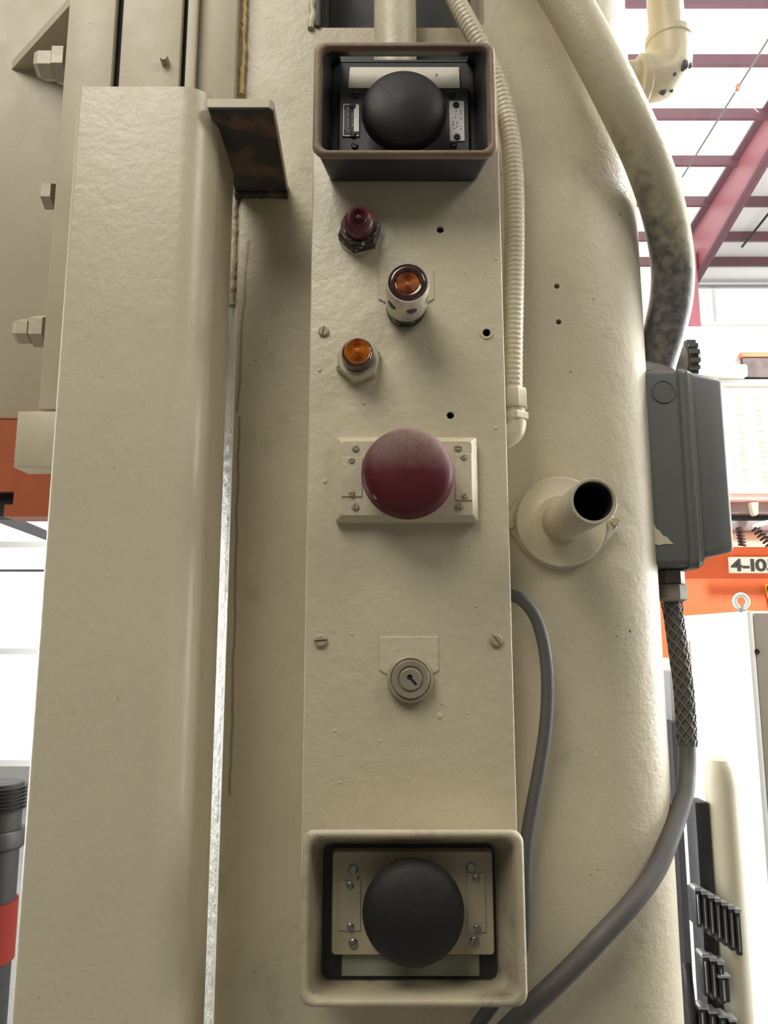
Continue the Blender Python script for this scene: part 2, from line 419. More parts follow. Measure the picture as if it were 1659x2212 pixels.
bm = B(); box(bm, -14, 16, -3.4, -3.2, 0, 6); tag(mk('front_light_block', bm, plain('dark_light_block', (.05, .047, .042, 1), .7), smooth=None), 'dark wall added out of view to block light from the front', None, None, 'structure')  # unseen wall added to cut the ambient light from the front
# far wall with daylit strip under the eaves and a steel post
bm = B(); box(bm, -14, 16, YW, YW+.2, 0, zE+.2); wb = mk('wall_back', bm, M['wall'], smooth=None); tag(wb, 'white far hall wall', None, None, 'structure')
zs = P(1500, 690, YW-.15).z
w2 = bpy.data.objects.new('window_2', None); COL.objects.link(w2); w2.location = (9, YW-.1, zs); WLD['window_2'] = Vector((9, YW-.1, zs)); tag(w2, 'long daylit strip window under the eaves', None, None, 'structure')
x0, x1 = P(1508, 650, YW-.1).x, 15.5
bm = B(); box(bm, x0, x1, YW-.04, YW-.02, zs, zE-.06); mk('pane', bm, M['white_glow'], w2, None)
bm = B(); box(bm, x0-.05, x1, YW-.12, YW-.02, zE-.06, zE-.0); mk('window_frame', bm, M['stonegrey'], w2, None)
bm = B(); box(bm, x0+.3, x0+.38, YW-.08, YW-.03, zs, zE-.06); mk('mullion', bm, M['white'], w2, None)
bm = B(); pa, pb = P(1484, 660, 12.4).x, P(1506, 660, 12.4).x
box(bm, pa, pb, 12.3, 12.5, 0, zE-.4); box(bm, pa-.03, pb+.03, 12.5, 12.53, 0, zE-.4); tag(mk('wall_post', bm, M['rafter'], smooth=None), 'red steel post standing under the end of the rafter', 'post')
# sway rods under the roof
def RP(px, py, k=.93):                                        # point a little under the roof along a sight line
    d = ray(px, py); return CAM + d*(k*(zE + YW*SLOPE - CAM.z - CAM.y*SLOPE)/(d.z + d.y*SLOPE))
def rod(p, q, r, mat, label, name='sway_rod'):
    bm = B(); tube(bm, [Vector(p), (Vector(p)+Vector(q))/2, Vector(q)], r, 6); return tag(mk(name, bm, mat), label, 'rod')
M['rod'] = plain('rod_steel', (.12, .11, .10, 1), .5)
M['orangedot'] = plain('orange_marker', (.8, .12, .05, 1), .5)
rod(RP(1725, -20), RP(1474, 382), .014, M['rod'], 'long dark sway rod slanting down across the purlins with an orange tag')
rod(RP(1353, -4), RP(1330, 60), .010, M['rod'], 'short thin rod beside the top of the big conduit')
rod(RP(1725, 380), RP(1603, 533), .022, M['black'], 'thick dark rod ending below the lower purlins near the right edge', 'brace_rod')
rod(RP(1530, 148, .9), RP(1638, 242, .9), .007, M['stonegrey'], 'thin pale rod crossing the long sway rod')
bm = B(); c = RP(1594, 188, .92); bmesh.ops.create_icosphere(bm, subdivisions=2, radius=.03, matrix=Matrix.Translation(c)); box(bm, c.x-.008, c.x+.008, c.y-.008, c.y+.008, c.z-.06, c.z+.05)
tag(mk('marker_tag', bm, M['orangedot']), 'small orange tag hanging on the long sway rod', 'tag')

# daylit window and added side glows behind the press
def window(name, label, cx, cz, sx, sz, Y, pane, nx, nz, rail=.05):
    e = bpy.data.objects.new(name, None); COL.objects.link(e); e.location = (cx, Y, cz-sz/2); WLD[e.name] = Vector((cx, Y, cz-sz/2)); tag(e, label, None, None, 'structure')
    pw, ph = sx/nx, sz/nz
    for i in range(nx):
        for j in range(nz):
            bm = B(); box(bm, cx-sx/2+i*pw+rail/2, cx-sx/2+(i+1)*pw-rail/2, Y, Y+.02, cz-sz/2+j*ph+rail/2, cz-sz/2+(j+1)*ph-rail/2); mk('pane', bm, pane, e, None)
    bm = B()
    for i in range(nx+1): box(bm, cx-sx/2+i*pw-rail/2, cx-sx/2+i*pw+rail/2, Y-.03, Y+.03, cz-sz/2, cz+sz/2)
    for j in range(nz+1): box(bm, cx-sx/2, cx+sx/2, Y-.03, Y+.03, cz-sz/2+j*ph-rail/2, cz-sz/2+j*ph+rail/2)
    mk('window_frame', bm, M['white'], e, None); return e
window('window_1', 'tall daylit window behind the left side of the press', -5.2, 1.65, 5.6, 2.7, 6.0, M['winL'], 4, 3)
e = bpy.data.objects.new('side_glow_left', None); COL.objects.link(e); e.location = (-3.4, 2.2, 0); WLD['side_glow_left'] = Vector((-3.4, 2.2, 0)); tag(e, 'glowing panel added out of view at the left to light the column edge', None, None, 'structure')  # unseen glowing panel added to brighten the column's left edge
for k in range(2):
    bm = B(); box(bm, -3.45, -3.4, .25+k*2, 2.19+k*2, .2, 3.0); mk('pane', bm, M['glowL'], e, None)
bm = B()
for k in range(3): box(bm, -3.48, -3.35, .19+k*2, .25+k*2, 0, 3.1)
mk('glow_frame', bm, M['white'], e, None)
e = bpy.data.objects.new('side_glow_right', None); COL.objects.link(e); e.location = (6.5, 4.4, 0); WLD['side_glow_right'] = Vector((6.5, 4.4, 0)); tag(e, 'glowing panel added out of view at the right to light the column edge', None, None, 'structure')  # second unseen panel, added to edge-light the column from the right
for k in range(4):
    bm = B(); box(bm, 6.5, 6.55, .4+k*2, 2.34+k*2, .3, 4.0); mk('pane', bm, M['glowR'], e, None)
bm = B()
for k in range(5): box(bm, 6.45, 6.58, .34+k*2, .4+k*2, 0, 4.1)
mk('glow_frame', bm, M['white'], e, None)

# ------------------------------------------------------------------ press column
YC = .065
XL = P(501, 1106, .065).x-.028
XF = P(501, 1106, YC).x
XR0 = P(1262, 1106, YC).x
YR = .125
XR = P(1407, 1106, YR).x
def col_profile():
    pts = [(XL, .55), (XL, YC+.045), (XL+.002, YC+.040), (XF-.0150, YC+.0250), (XF-.0030, YC+.0030), (XF-.0012, YC+.0008), (XF+.002, YC)]
    for k in range(0, 15):
        a = -PI/2+(PI/2)*k/14; pts.append((XR0+(XR-XR0)*math.cos(a), YR+(YR-YC)*math.sin(a)))
    pts += [(XR, .55)]; return pts
press = empty('power_press', (0, .3, 0), 'beige painted cast press column standing behind the control panel', 'press')
ztop = P(830, 60, YC).z
nx0, nx1 = P(684, 30, YC).x, P(1046, 30, YC).x
bm = B(); prism(bm, col_profile(), 0, 2.6, 'Z')
column = mk('column', bm, M['column'], press)
cuts = []
cb = B(); box(cb, nx0, nx1, YC-.05, YC+.11, ztop, 2.3, .006); cuts.append(cb)
for px, py, r in ((1203, 618, 6), (1207, 695, 6)):
    cb = B(); lathe(cb, [(r*S(py, YC), -.05), (r*S(py, YC), .03)], P(px, py, YC), (0, -1, 0), 20); cuts.append(cb)
boolean(column, cuts)
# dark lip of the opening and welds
bm = B(); box(bm, nx0-.001, nx0+.004, YC-.003, YC+.10, ztop, 2.2, .001); mk('opening_lip', bm, M['darkplate'], press)
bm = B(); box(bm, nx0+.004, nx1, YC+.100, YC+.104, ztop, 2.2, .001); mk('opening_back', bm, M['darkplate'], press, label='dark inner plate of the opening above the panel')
bm = B(); box(bm, nx0+.02, nx1-.012, YC-.003, YC+.001, P(830, 176, YC).z, P(830, 96, YC).z, .001); mk('slot_blind', bm, M['backblack'], press, label='dark sheet added behind the upper guard so its slot looks dark')  # added dark sheet, stands in for shade behind the guard's top slot
def bead(px0, py0, px1, py1, Y, r, name, mat, jit=.25):
    p, q = P(px0, py0, Y), P(px1, py1, Y); n = max(8, int((q-p).length/.004)); rnd = random.Random(int(px0))
    path = [p+(q-p)*(i/n)+Vector((rnd.uniform(-1, 1)*r*.35, 0, 0)) for i in range(n+1)]
    rs = [r*(1+rnd.uniform(-jit, jit)) for _ in path]
    bm = B(); tube(bm, path, lambda i: rs[i], 8); return mk(name, bm, mat, press, 80)
bead(531, -60, 522, 205, YC-.004, .0024, 'caulk_seam', M['caulk'], .4)
bead(508, 425, 500, 660, YC+.004, .0032, 'weld_bead', M['weld'], .25)
def pitted():
    m = paint('pitted_paint', (.50, .47, .38, 1), .38, .5, 300, .8, 120, .2, specks=.6); nt = m.node_tree; bs = nt.nodes['Principled BSDF']; p = pos(nt); src = bs.inputs['Base Color'].links[0].from_socket
    k = ramp(nt, noise(nt, p, 420, 3, .6, (1, 1, .45)), .60, .66)
    nt.links.new(mixc(nt, math_(nt, 'MULTIPLY', k, math_(nt, 'MULTIPLY', ramp(nt, noise(nt, p, 18, 2), .35, .6), .85)), src, (.05, .04, .03, 1)), bs.inputs['Base Color']); return m
def pitted_edge(py0, py1):                                   # lumpy paint build-up along the column's chamfered edge
    z0_, z1_ = P(495, py0, YC).z, P(495, py1, YC).z; n = int(abs(z1_-z0_)/.0022); rnd = random.Random(8); m = 6; bm = B(); rows = []
    a0, a1 = Vector((XF-.0016, YC+.0012, 0)), Vector((XF-.0148, YC+.0246, 0)); nrm = Vector((-.87, -.49, 0)).normalized()
    prev = [0]*(m+1)
    for i in range(n+1):
        cur = [.45*p_+.55*rnd.random()**2*.0016 for p_ in prev]; prev = cur
        rows.append([bm.verts.new(a0+(a1-a0)*(k/m)+nrm*(cur[k]+.0002 if 0 < k < m else -.0004)+Vector((0, 0, z0_+(z1_-z0_)*i/n))) for k in range(m+1)])
    for p_, q_ in zip(rows, rows[1:]):
        for k in range(m): bm.faces.new((p_[k], p_[k+1], q_[k+1], q_[k]))
    mk('pitted_edge', bm, pitted(), press, 180)
pitted_edge(640, 2330)
bead(676, -50, 674, 62, YC-.001, .0032, 'weld_bead', M['column'], .4)

# ------------------------------------------------------------------ bars and slide at the left
YB = .036
zb0 = P(90, 884, YB).z
def bar(px0, px1, y0, y1, name, label, z0=zb0, pref=92, mat='bar', bev=.0012, cat='bar'):
    bm = B(); box(bm, P(px0, pref, y0).x, P(px1, pref, y0).x, y0, y1, z0, 2.3, bev); return tag(mk(name, bm, M[mat]), label, cat)
bar(143, 245, YB, YB+.009, 'guide_plate', 'wide beige guide plate at the far left, its left edge beside the hex bolts')
gb = bar(261, 390, YB, YB+.009, 'guide_bar', 'beige flat bar with a small pin, between the two dark slots above the channel')
bar(402, 423, YB+.002, YB+.009, 'guide_strip', 'narrow beige strip right of the thin dark slot above the channel')
bar(428, 510, YB+.012, YC-.002, 'filler_plate', 'beige flat plate between the narrow strip and the yellow caulk seam', z0=P(560, 225, .0).z)
bm = B(); box(bm, P(143, 92, YB).x, P(408, 92, YB).x, YB+.0092, YB+.014, zb0, 2.3); tag(mk('backing_plate', bm, M['dark']), 'black backing plate showing as dark slots between the guide bars', 'plate')
bm = B(); r = 9*S(133, YB); c = P(358, 135, YB); lathe(bm, [(r, -.001), (r, .005), (r*.7, .0068), (0, .0068)], c, seg=20)
pin = mk('pin', bm, M['screw'], gb)

YS = .15
slide = empty('press_slide', (P(60, 900, YS).x, .2, P(20, 905, YS).z), 'large beige press slide at the far left with bolts and a triangular gusset', 'press slide')
bm = B(); box(bm, -.85, P(163, 92, YB+.022).x+.10, YS, YS+.25, P(20, 905, YS).z, 2.3, .003); mk('slide_body', bm, M['bar'], slide)
g0, g1 = P(20, 150, YS), P(150, 150, YS); gz = g0.z
gf = P(150, -2, .068); gx = P(146, 92, .05).x
bm = B(); prism(bm, [(g0.x, YS+.002), (gx, YS+.002), (gx, .060)], gz, gz+.010, 'Z'); mk('gusset', bm, M['bar'], slide)
def hexbolt(cx, cy, r0, r1, Y, with_head=True):
    c = P(cx, cy, Y); s = S(cy, Y)
    def hexa(x0, x1, r, name, dom):
        bm = B(); a, b2 = P(x0, cy, Y).x, P(x1, cy, Y).x
        cc = Vector((b2, Y, c.z)); L = b2-a
        lathe(bm, [(r*s, -.0), (r*s, L*.75), (r*s*.86, L), (0, L*1.02)] if dom else [(r*s, 0), (r*s, L*.94), (r*s*.9, L), (0, L)], cc, (-1, 0, 0), 6, rot=PI/6)
        mk(name, bm, M['fit'], slide, 20)
    return hexa
h = hexbolt(115, 143, 0, 0, .075); h(83, 121, 31, 'bolt_head', True); h(124, 150, 40, 'nut', False)
h = hexbolt(105, 425, 0, 0, .075); h(98, 120, 30, 'nut', False)
h = hexbolt(65, 716, 0, 0, .075); h(37, 69, 28, 'bolt_head', True); h(74, 104, 36, 'nut', False)
for cx, cy, x0, x1 in ((115, 143, 90, 150), (65, 716, 50, 104)):
    bm = B(); lathe(bm, [(.006, 0), (.006, P(x1, cy, .075).x-P(x0, cy, .075).x)], (P(x1, cy, .075).x, .075, P(x0, cy, .075).z), (-1, 0, 0), 14); mk('bolt_shank', bm, M['fit'], slide)
# block and orange beam
bm = B(); box(bm, P(29, 1000, .03).x, P(150, 1000, .03).x, .03, .055, P(60, 1010, .03).z, P(60, 888, .03).z, .0012); tag(mk('stop_block', bm, M['bar']), 'small beige square block against the channel, above the orange beam', 'block')
YO = .135
def zp(py): return P(40, py, YO).z
def xp(px): return P(px, 1000, YO).x
bm = B(); prism(bm, [(xp(-500), zp(907)), (xp(150), zp(907)), (xp(150), zp(1116)), (xp(17), zp(1116)), (xp(17), zp(1090)), (xp(35), zp(1090)), (xp(35), zp(1062)), (xp(-500), zp(1062))], YO, YO+.03, 'Y')
tag(mk('feed_beam', bm, M['orange'], smooth=None), 'orange painted notched beam under the press slide at the far left', 'beam')
bm = B(); box(bm, xp(-500), xp(30), YO+.008, YO+.03, zp(1112), zp(1064)); tag(mk('notch_shade', bm, M['dark']), 'black sheet standing for the dark cavity in the notch of the orange beam', 'insert')  # black colour stands for the shade inside the notch

# ------------------------------------------------------------------ channel cover
YF = -.045
cxl, cxr = P(100, 1106, YF).x, P(479, 1106, .035).x
RC, TK = .024, .004
zc1 = P(270, 187, YF).z
def arc(cx, cy, r, a0, a1, n=8): return [(cx+r*math.cos(math.radians(a0+(a1-a0)*k/n)), cy+r*math.sin(math.radians(a0+(a1-a0)*k/n))) for k in range(n+1)]
outer = [(cxl, .02)] + arc(cxl+.004, YF+.004, .004, 180, 270, 4) + arc(cxr-RC, YF+RC, RC, 270, 360, 12) + [(cxr, .035)]
inner = [(cxr-TK, .035)] + arc(cxr-RC, YF+RC, RC-TK, 360, 270, 12) + [(cxl+TK, YF+TK), (cxl+TK, .02)]
bm = B(); prism(bm, outer+inner, .35, zc1, 'Z')
chan = tag(mk('channel_cover', bm, M['channel'], smooth=50), 'tall glossy beige folded steel channel cover left of the control panel', 'cover')

# bracket plate from column to channel
zw = P(620, 418, YC).z; yb = min((abs(P(590, 233, -.05+k*.0005).z-zw), -.05+k*.0005) for k in range(200))[1]
pb_ = P(590, 233, yb); zbr = pb_.z
brk = empty('bracket_plate', (pb_.x, .02, zbr), 'beige steel bracket plate with dark rusty underside, between channel and column', 'bracket')
bm = B(); prism(bm, [(cxr-.004, yb), (pb_.x-.003, yb), (pb_.x, yb+.003), (P(622, 425, YC).x, YC+.001), (cxr-.004, YC+.001)], zbr+.0006, zbr+.0075, 'Z'); mk('plate', bm, M['bar'], brk)
bm = B(); prism(bm, [(cxr-.003, yb+.0006), (pb_.x-.004, yb+.0006), (pb_.x-.001, yb+.004), (P(622, 425, YC).x-.001, YC), (cxr-.003, YC)], zbr-.0004, zbr+.0008, 'Z'); ps = mk('underside', bm, M['underside'], brk, label='dark bare steel underside of the plate')
bm = B(); rs = random.Random(5); path = [P(508+i*(622-508)/40, 420, YC-.001) for i in range(41)]; rr = [.0036*(1+rs.uniform(-.15, .2)) for _ in path]; tube(bm, path, lambda i: rr[i], 8); mk('weld_bead', bm, M['underside'], brk, 80)

# ------------------------------------------------------------------ control panel
XPL, XPR = P(663.2, 1106, 0).x, P(1098.9, 1106, 0).x
zp0, zp1 = P(830, 2125, 0).z, P(830, 180, 0).z
panel = empty('push_button_station', ((XPL+XPR)/2, .03, zp0), 'tall narrow beige control panel carrying buttons and pilot lights', 'control panel')
bm = B(); box(bm, XPL, XPR, 0, .0035, zp0, zp1, .0012, 3)
cover = mk('cover_plate', bm, M['panel'], panel)
cuts = []
for px, py, r in ((951, 496, 8), (973, 897, 8), (1051, 719, 8)):
    cb = B(); rr = r*S(py, 0); lathe(cb, [(rr, -.03), (rr, .02)], P(px, py, 0), seg=24); cuts.append(cb)
boolean(cover, cuts)
bm = B()                                                     # enclosure: open-fronted tray behind the cover
t = .002
for a in ((XPL+.001, XPL+.001+t, .0035, YC+.002, zp0, zp1), (XPR-.001-t, XPR-.001, .0035, YC+.002, zp0, zp1), (XPL+.001, XPR-.001, .0035, YC+.002, zp0, zp0+t), (XPL+.001, XPR-.001, .0035, YC+.002, zp1-t, zp1), (XPL+.001, XPR-.001, YC-.002, YC, zp0, zp1)):
    box(bm, *a)
mk('enclosure', bm, M['panel'], panel, None)
# washer round the empty screw hole
bm = B(); s = S(719, 0); lathe(bm, [(15*s, -.0002), (14*s, .0007), (9.0*s, .0007), (8.6*s, -.0002)], P(1051, 719, 0), seg=28); mk('paint_ring', bm, M['panel'], panel)
# screw meshes ---------------------------------------------------------------
def screw_mesh(mat, name):
    bm = B(); lathe(bm, [(1.0, -.1), (1.0, .22), (0, .22)], (0, 0, 0), seg=24)
    hw = .13
    for sg in (1, -1):
        def D(k): return [(k*math.cos(a), sg*k*math.sin(a)) for a in [math.asin(hw/k)+(PI-2*math.asin(hw/k))*i/12 for i in range(13)]]
        loft(bm, [[(x, -.2, z) for x, z in D(1.0)], [(x, -.38, z) for x, z in D(.95)], [(x, -.52, z) for x, z in D(.72)]])
    bmesh.ops.recalc_face_normals(bm, faces=bm.faces)
    me = bpy.data.meshes.new(name); bm.to_mesh(me); bm.free(); me.materials.append(mat); return me
SCR = screw_mesh(M['screw'], 'screw'); SCRD = screw_mesh(M['darkscrew'], 'dark_screw'); SCRS = screw_mesh(M['steel'], 'steel_screw')
for px, py, r, a in ((699, 716, 12, 80), (693, 1384, 14.5, 5), (1072, 1383, 14.5, -52)):
    inst('screw', SCR, P(px, py, 0), panel, (0, math.radians(-a), 0), r*S(py, 0))
# chamfered legend plates under lamp and lock are parts of the panel
def legend(x0, x1, y0, y1, ch, name='legend_plate'):
    s = S(y0, 0); a, b2 = P(x0, y0, 0), P(x1, y0, 0); zt, zb_ = a.z, P(x0, y1, 0).z; cx = abs(ch*s)
    bm = B(); prism(bm, [(a.x, zt), (b2.x, zt), (b2.x, zb_+cx*.6), (b2.x-cx, zb_), (a.x+cx, zb_), (a.x, zb_+cx*.6)], .0002, -.0011, 'Y')
    bmesh.ops.bevel(bm, geom=[e for e in bm.edges if all(v.co.y < -.001 for v in e.verts)], offset=.0005, segments=1, affect='EDGES'); mk(name, bm, M['panel'], panel)
legend(818, 937, 583, 655, 14); legend(820, 947, 1375, 1458, 16)
# dried paint drips and blisters
rnd = random.Random(11); bm = B()
for px, py, r in ((950, 1547, 6), (735, 1690, 3), (724, 1578, 3), (702, 1040, 5), (823, 1600, 2.5), (1030, 1310, 3), (1071, 924, 4), (1013, 1180, 2.5), (690, 800, 4), (786, 870, 5), (1072, 560, 3), (760, 1370, 3), (1012, 1540, 2.5), (955, 1520, 3)):
    s = S(py, 0); m_ = Matrix.Translation(P(px, py, 0)) @ Matrix.Diagonal((r*s, .0006, r*s*1.2, 1)); bmesh.ops.create_icosphere(bm, subdivisions=2, radius=1, matrix=m_)
o = mk('paint_drip', bm, M['panel'], panel, 80); o['kind'] = 'stuff'

# ------------------------------------------------------------------ palm buttons
def palm_button(cx, cy, plate, mats, label, group, names, screws, nmscrews, scr, top_names=False, bv=.0045):
    """cx, cy, r: mushroom; plate px rect; names: two px rects"""
    pm, mm = mats; x0, x1, y0, y1 = plate; YP = -.011
    e = empty('palm_button', P(cx, cy, 0), label, 'push button', group)
    A, C = P(x0, y0, YP), P(x1, y1, YP); X0, X1, Z1, Z0 = A.x, C.x, A.z, C.z
    bm = B(); loft(bm, [rrect(X0, X1, Z0, Z1, .002, y_, 3) for y_ in (0, -.006)] + [rrect(X0+bv, X1-bv, Z0+bv, Z1-bv, .002, YP, 3)]); pl = mk('base_plate', bm, pm, e, 30)
    for i, (px, py, r, a) in enumerate(screws): inst('screw', scr, P(px, py, YP), pl, (0, math.radians(-a), 0), r*S(py, YP))
    for i, (nx0_, nx1_, ny0, ny1) in enumerate(names):
        a, c = P(nx0_, ny0, YP), P(nx1_, ny1, YP)
        nm = pm if not top_names else (M['black'] if i == 0 else M['silver'])
        bm = B(); box(bm, a.x, c.x, YP-.0009, YP, c.z, a.z, .0003, 1); npl = mk('name_plate', bm, nm, e, 30, label=None if not top_names else ('black nameplate with silver print' if i == 0 else 'worn silver nameplate'))
        if top_names and i == 0:
            w_, h_ = c.x-a.x, a.z-c.z; t_ = .0006; yy = YP-.0010
            bm = B()
            for q in ((a.x+t_, a.x+2*t_, c.z+t_, a.z-t_), (a.x+t_, c.x-t_, a.z-2*t_, a.z-t_), (a.x+t_, c.x-t_, c.z+t_, c.z+2*t_)): box(bm, q[0], q[1], yy, YP-.0005, q[2], q[3])
            box(bm, a.x+w_*.66, c.x-t_, yy, YP-.0005, c.z+h_*.16, a.z-h_*.03); mk('silver_border', bm, M['silver'], npl, None)
            for body, fx, sz in (('ALLEN-BRADLEY', .31, .0031), ('BULLETIN 800', .58, .0020), ('MILWAUKEE WISCONSIN', .14, .0015)):
                me = text_mesh(body, sz, .0001, M['white_ink'], 1.0)
                inst('print', me, (a.x+w_*fx, yy-.0001, (a.z+c.z)/2), npl, (PI/2, PI/2, 0))
        if top_names and i == 1:
            rn = random.Random(4); bm = B(); w_, h_ = c.x-a.x, a.z-c.z
            for k in range(22):
                u, v = rn.uniform(.15, .8), rn.uniform(.25, .75); q = rn.uniform(.0003, .0011); box(bm, a.x+w_*u, a.x+w_*u+q, YP-.0011, YP-.0005, c.z+h_*v, c.z+h_*v+rn.uniform(.0003, .0008))
            mk('worn_print', bm, M['black_ink'], npl, None)['kind'] = 'stuff'
    for (px, py, r, a) in nmscrews: inst('screw', scr, P(px, py, YP-.0008), pl, (0, math.radians(-a), 0), r*S(py, YP))
    # mushroom head: stem, flared underside, rounded rim, shallow dome
    R = MUSH_R; Yr = -.031
    c0 = P(cx, cy, Yr); c0 = Vector((c0.x, 0, c0.z))
    bm = B(); lathe(bm, [(.0135, .009), (.0135, .015), (.018, .018), (R-.003, .0255), (R-.0006, .027), (R, .0295), (R-.0004, .0315), (R-.0016, .0335)] + [(R*math.sin(a)*.95, .0335+.0105*(math.cos(a))**1.0*1.0) for a in [math.radians(x) for x in (84, 76, 66, 56, 46, 36, 26, 17, 9)]] + [(0, .0445)], c0, seg=72)
    mk('mushroom_head', bm, mm, e, 60)
    if mm is M['mush_red']:
        q = c0+Vector((-.0228, -.0367, -.0175)); bm = B(); prism(bm, [(q.x+x*.0011, q.z+z_*.0011) for x, z_ in ((-1.6, .4), (-.8, 1.6), (.3, 2.2), (.9, .6), (1.2, -1.0), (.5, -2.6), (-.6, -1.6))], q.y-.0005, q.y+.003, 'Y'); mk('chip', bm, plain('chip_green_grey', (.20, .21, .13, 1), .6), e, None, label='pale green chip in the red dome')
    bm = B(); lathe(bm, [(.017, .008), (.017, .0135), (.0155, .015), (.0135, .015)], c0, seg=40); mk('collar', bm, M['darkscrew'], e)
    return e
MUSH_R = 101*S(1022, -.031)
palm_button(881, 1022, (725, 1035, 941, 1126), (M['panel'], M['mush_red']), 'dusty red palm button on a beige plate in the middle of the panel', 'palm buttons on the control panel',
    ((738, 782, 988, 1073), (983, 1020, 980, 1081)),
    ((768, 968, 8, 40), (989, 967, 8, 0), (767, 1094, 8.5, 85), (993, 1093, 8.5, 85)), ((760, 994, 7, 10), (1001, 987, 7, 35), (760, 1066, 7, 10), (1003, 1071, 7, 40)), SCR)
palm_button(873, 240, (729, 1020, 184, 352), (M['darkplate'], M['mush_black']), 'black palm button with dark plate and silver nameplates inside the upper guard', 'palm buttons on the control panel',
    ((740, 777, 225, 297), (970, 1004, 219, 306)),
    ((767, 206, 8, 20), (976, 205, 8, -50), (766, 315, 8, -30), (979, 313, 8, 10)), ((762, 229, 6.5, 80), (985, 227, 7, 5), (763, 291, 6.5, -20), (987, 296, 7, 10)), SCRD, True, .0025)
palm_button(893, 1972, (716, 1071, 1836, 2066), (M['guard'], M['mush_black']), 'black palm button on a beige plate inside the lower guard', 'palm buttons on the control panel',
    ((731, 779, 1902, 2010), (1008, 1050, 1885, 2013)),
    ((763, 1878, 10, 75), (1017, 1873, 10, -50), (763, 2037, 10, 15), (1025, 2032, 10, 60)), ((756, 1912, 8, 20), (1029, 1897, 8, 5), (757, 2002, 8, 60), (1031, 2005, 8, 80)), SCRS, False, .0012)

# ------------------------------------------------------------------ button guards
def guard(fx0, fx1, fy0, fy1, rx0, rx1, ry0, ry1, body, lip, label, YG=-.042, lw=.0050, slot=None):
    A, C = P(fx0, fy0, YG), P(fx1, fy1, YG); a, c = P(rx0, ry0, -.001), P(rx1, ry1, -.001)
    e = empty('button_guard', ((A.x+C.x)/2, -.03, C.z), label, 'button guard', 'button guards')
    n = 5; th = .0025
    O = lambda y, t, ins=0: rrect(A.x+(a.x-A.x)*t+ins, C.x+(c.x-C.x)*t-ins, C.z+(c.z-C.z)*t+ins, A.z+(a.z-A.z)*t-ins, .008-.002*t, y, n)
    bm = B()
    loft(bm, [O(-.001, 1), O(YG+.004, .07, .0015), O(YG+.004, .07, .0015+th), O(-.004, .95, th), ], cap0=True, cap1=True)
    gb_ = mk('guard_body', bm, body, e, 40)
    if slot:
        cb = B(); q0, q1 = P(slot[0], 160, -.01).x, P(slot[1], 160, -.01).x; box(cb, q0, q1, -.019, -.0055, (A.z+a.z)/2-.03, A.z+.06); boolean(gb_, [cb])
    bm = B(); loft(bm, [O(-.0052, .93, .0035), O(-.0040, .93, .0035)]); mk('back_plate', bm, M['backblack'], e, 40)
    bm = B()
    loft(bm, [O(YG+.006, .12, .0002), O(YG+.002, 0, -.0002), O(YG, 0, .001), O(YG-.0005, 0, lw*.5), O(YG, 0, lw-.001), O(YG+.002, .02, lw), O(YG+.008, .15, lw-.0003), O(YG+.008, .15, .0012)], close=True)
    mk('lip', bm, lip, e, 50); return e
G1 = guard(679, 1075, 89, 335, 713, 1033, 133, 392, M['darkguard'], M['rustlip'], 'dark steel button guard with worn brown lip around the upper black button', slot=(735, 1010))
G2 = guard(652, 1141, 1794, 2178, 690, 1082, 1812, 2122, M['guard'], M['guard'], 'beige painted button guard around the lower black button')
# pale legend strip at the back of each guard
bm = B(); A, C = P(752, 145, -.0072), P(992, 190, -.0072); prism(bm, [(A.x, C.z-.004), (C.x+.0006, C.z-.004), (C.x, A.z), (A.x+.0015, A.z)], -.0072, -.0045, 'Y'); mk('legend_strip', bm, M['pale'], G1, None, label='pale cream strip above the upper black button')
bm = B(); A, C = P(738, 2060, -.006), P(1036, 2108, -.006); box(bm, A.x, C.x, -.0072, -.0045, C.z, A.z, .0008); mk('legend_strip', bm, paint('sage_strip', (.25, .27, .20, 1), .5, grime=.5), G2, None, label='dirty grey green strip below the lower black button')
me = text_mesh('P', .0042, .0001, M['stonegrey']); inst('print', me, P(943, 163, -.0074), G1, (PI/2, 0, 0))

# ------------------------------------------------------------------ pilot lights and key switch
def at0(px, py): return P(px, py, 0)
s5 = S(500, 0)
pl = empty('pilot_light', at0(777, 505), 'dark red pilot light with black hex nut at the panel top left', 'pilot light', 'pilot lights on the control panel')
c = at0(777, 508)
bm = B(); lathe(bm, [(.0172, 0), (.0172, .0016), (.016, .002), (0.010, .002)], c, seg=36); mk('washer', bm, M['panel'], pl)
bm = B(); lathe(bm, [(.0172, .0018), (.0172, .0075), (.0155, .0095), (.012, .0095)], c, seg=6, rot=.25); mk('hex_nut', bm, M['hex'], pl, 25)
bm = B(); lathe(bm, [(.0142, .009), (.0146, .012), (.0138, .0145), (.0122, .0145)], c, seg=36); mk('bezel', bm, M['hex'], pl)
prof = [(.0118, .010), (.0118, .0195), (.0112, .0225), (.0098, .0248)] + [(.0085-.00085*k*1.0, .0256+.0008*math.sin(k*PI*.9)+.0002*k) for k in range(1, 9)] + [(0, .0278)]
bm = B(); lathe(bm, prof, c, seg=40); mk('lens', bm, M['lens_red'], pl, 60)

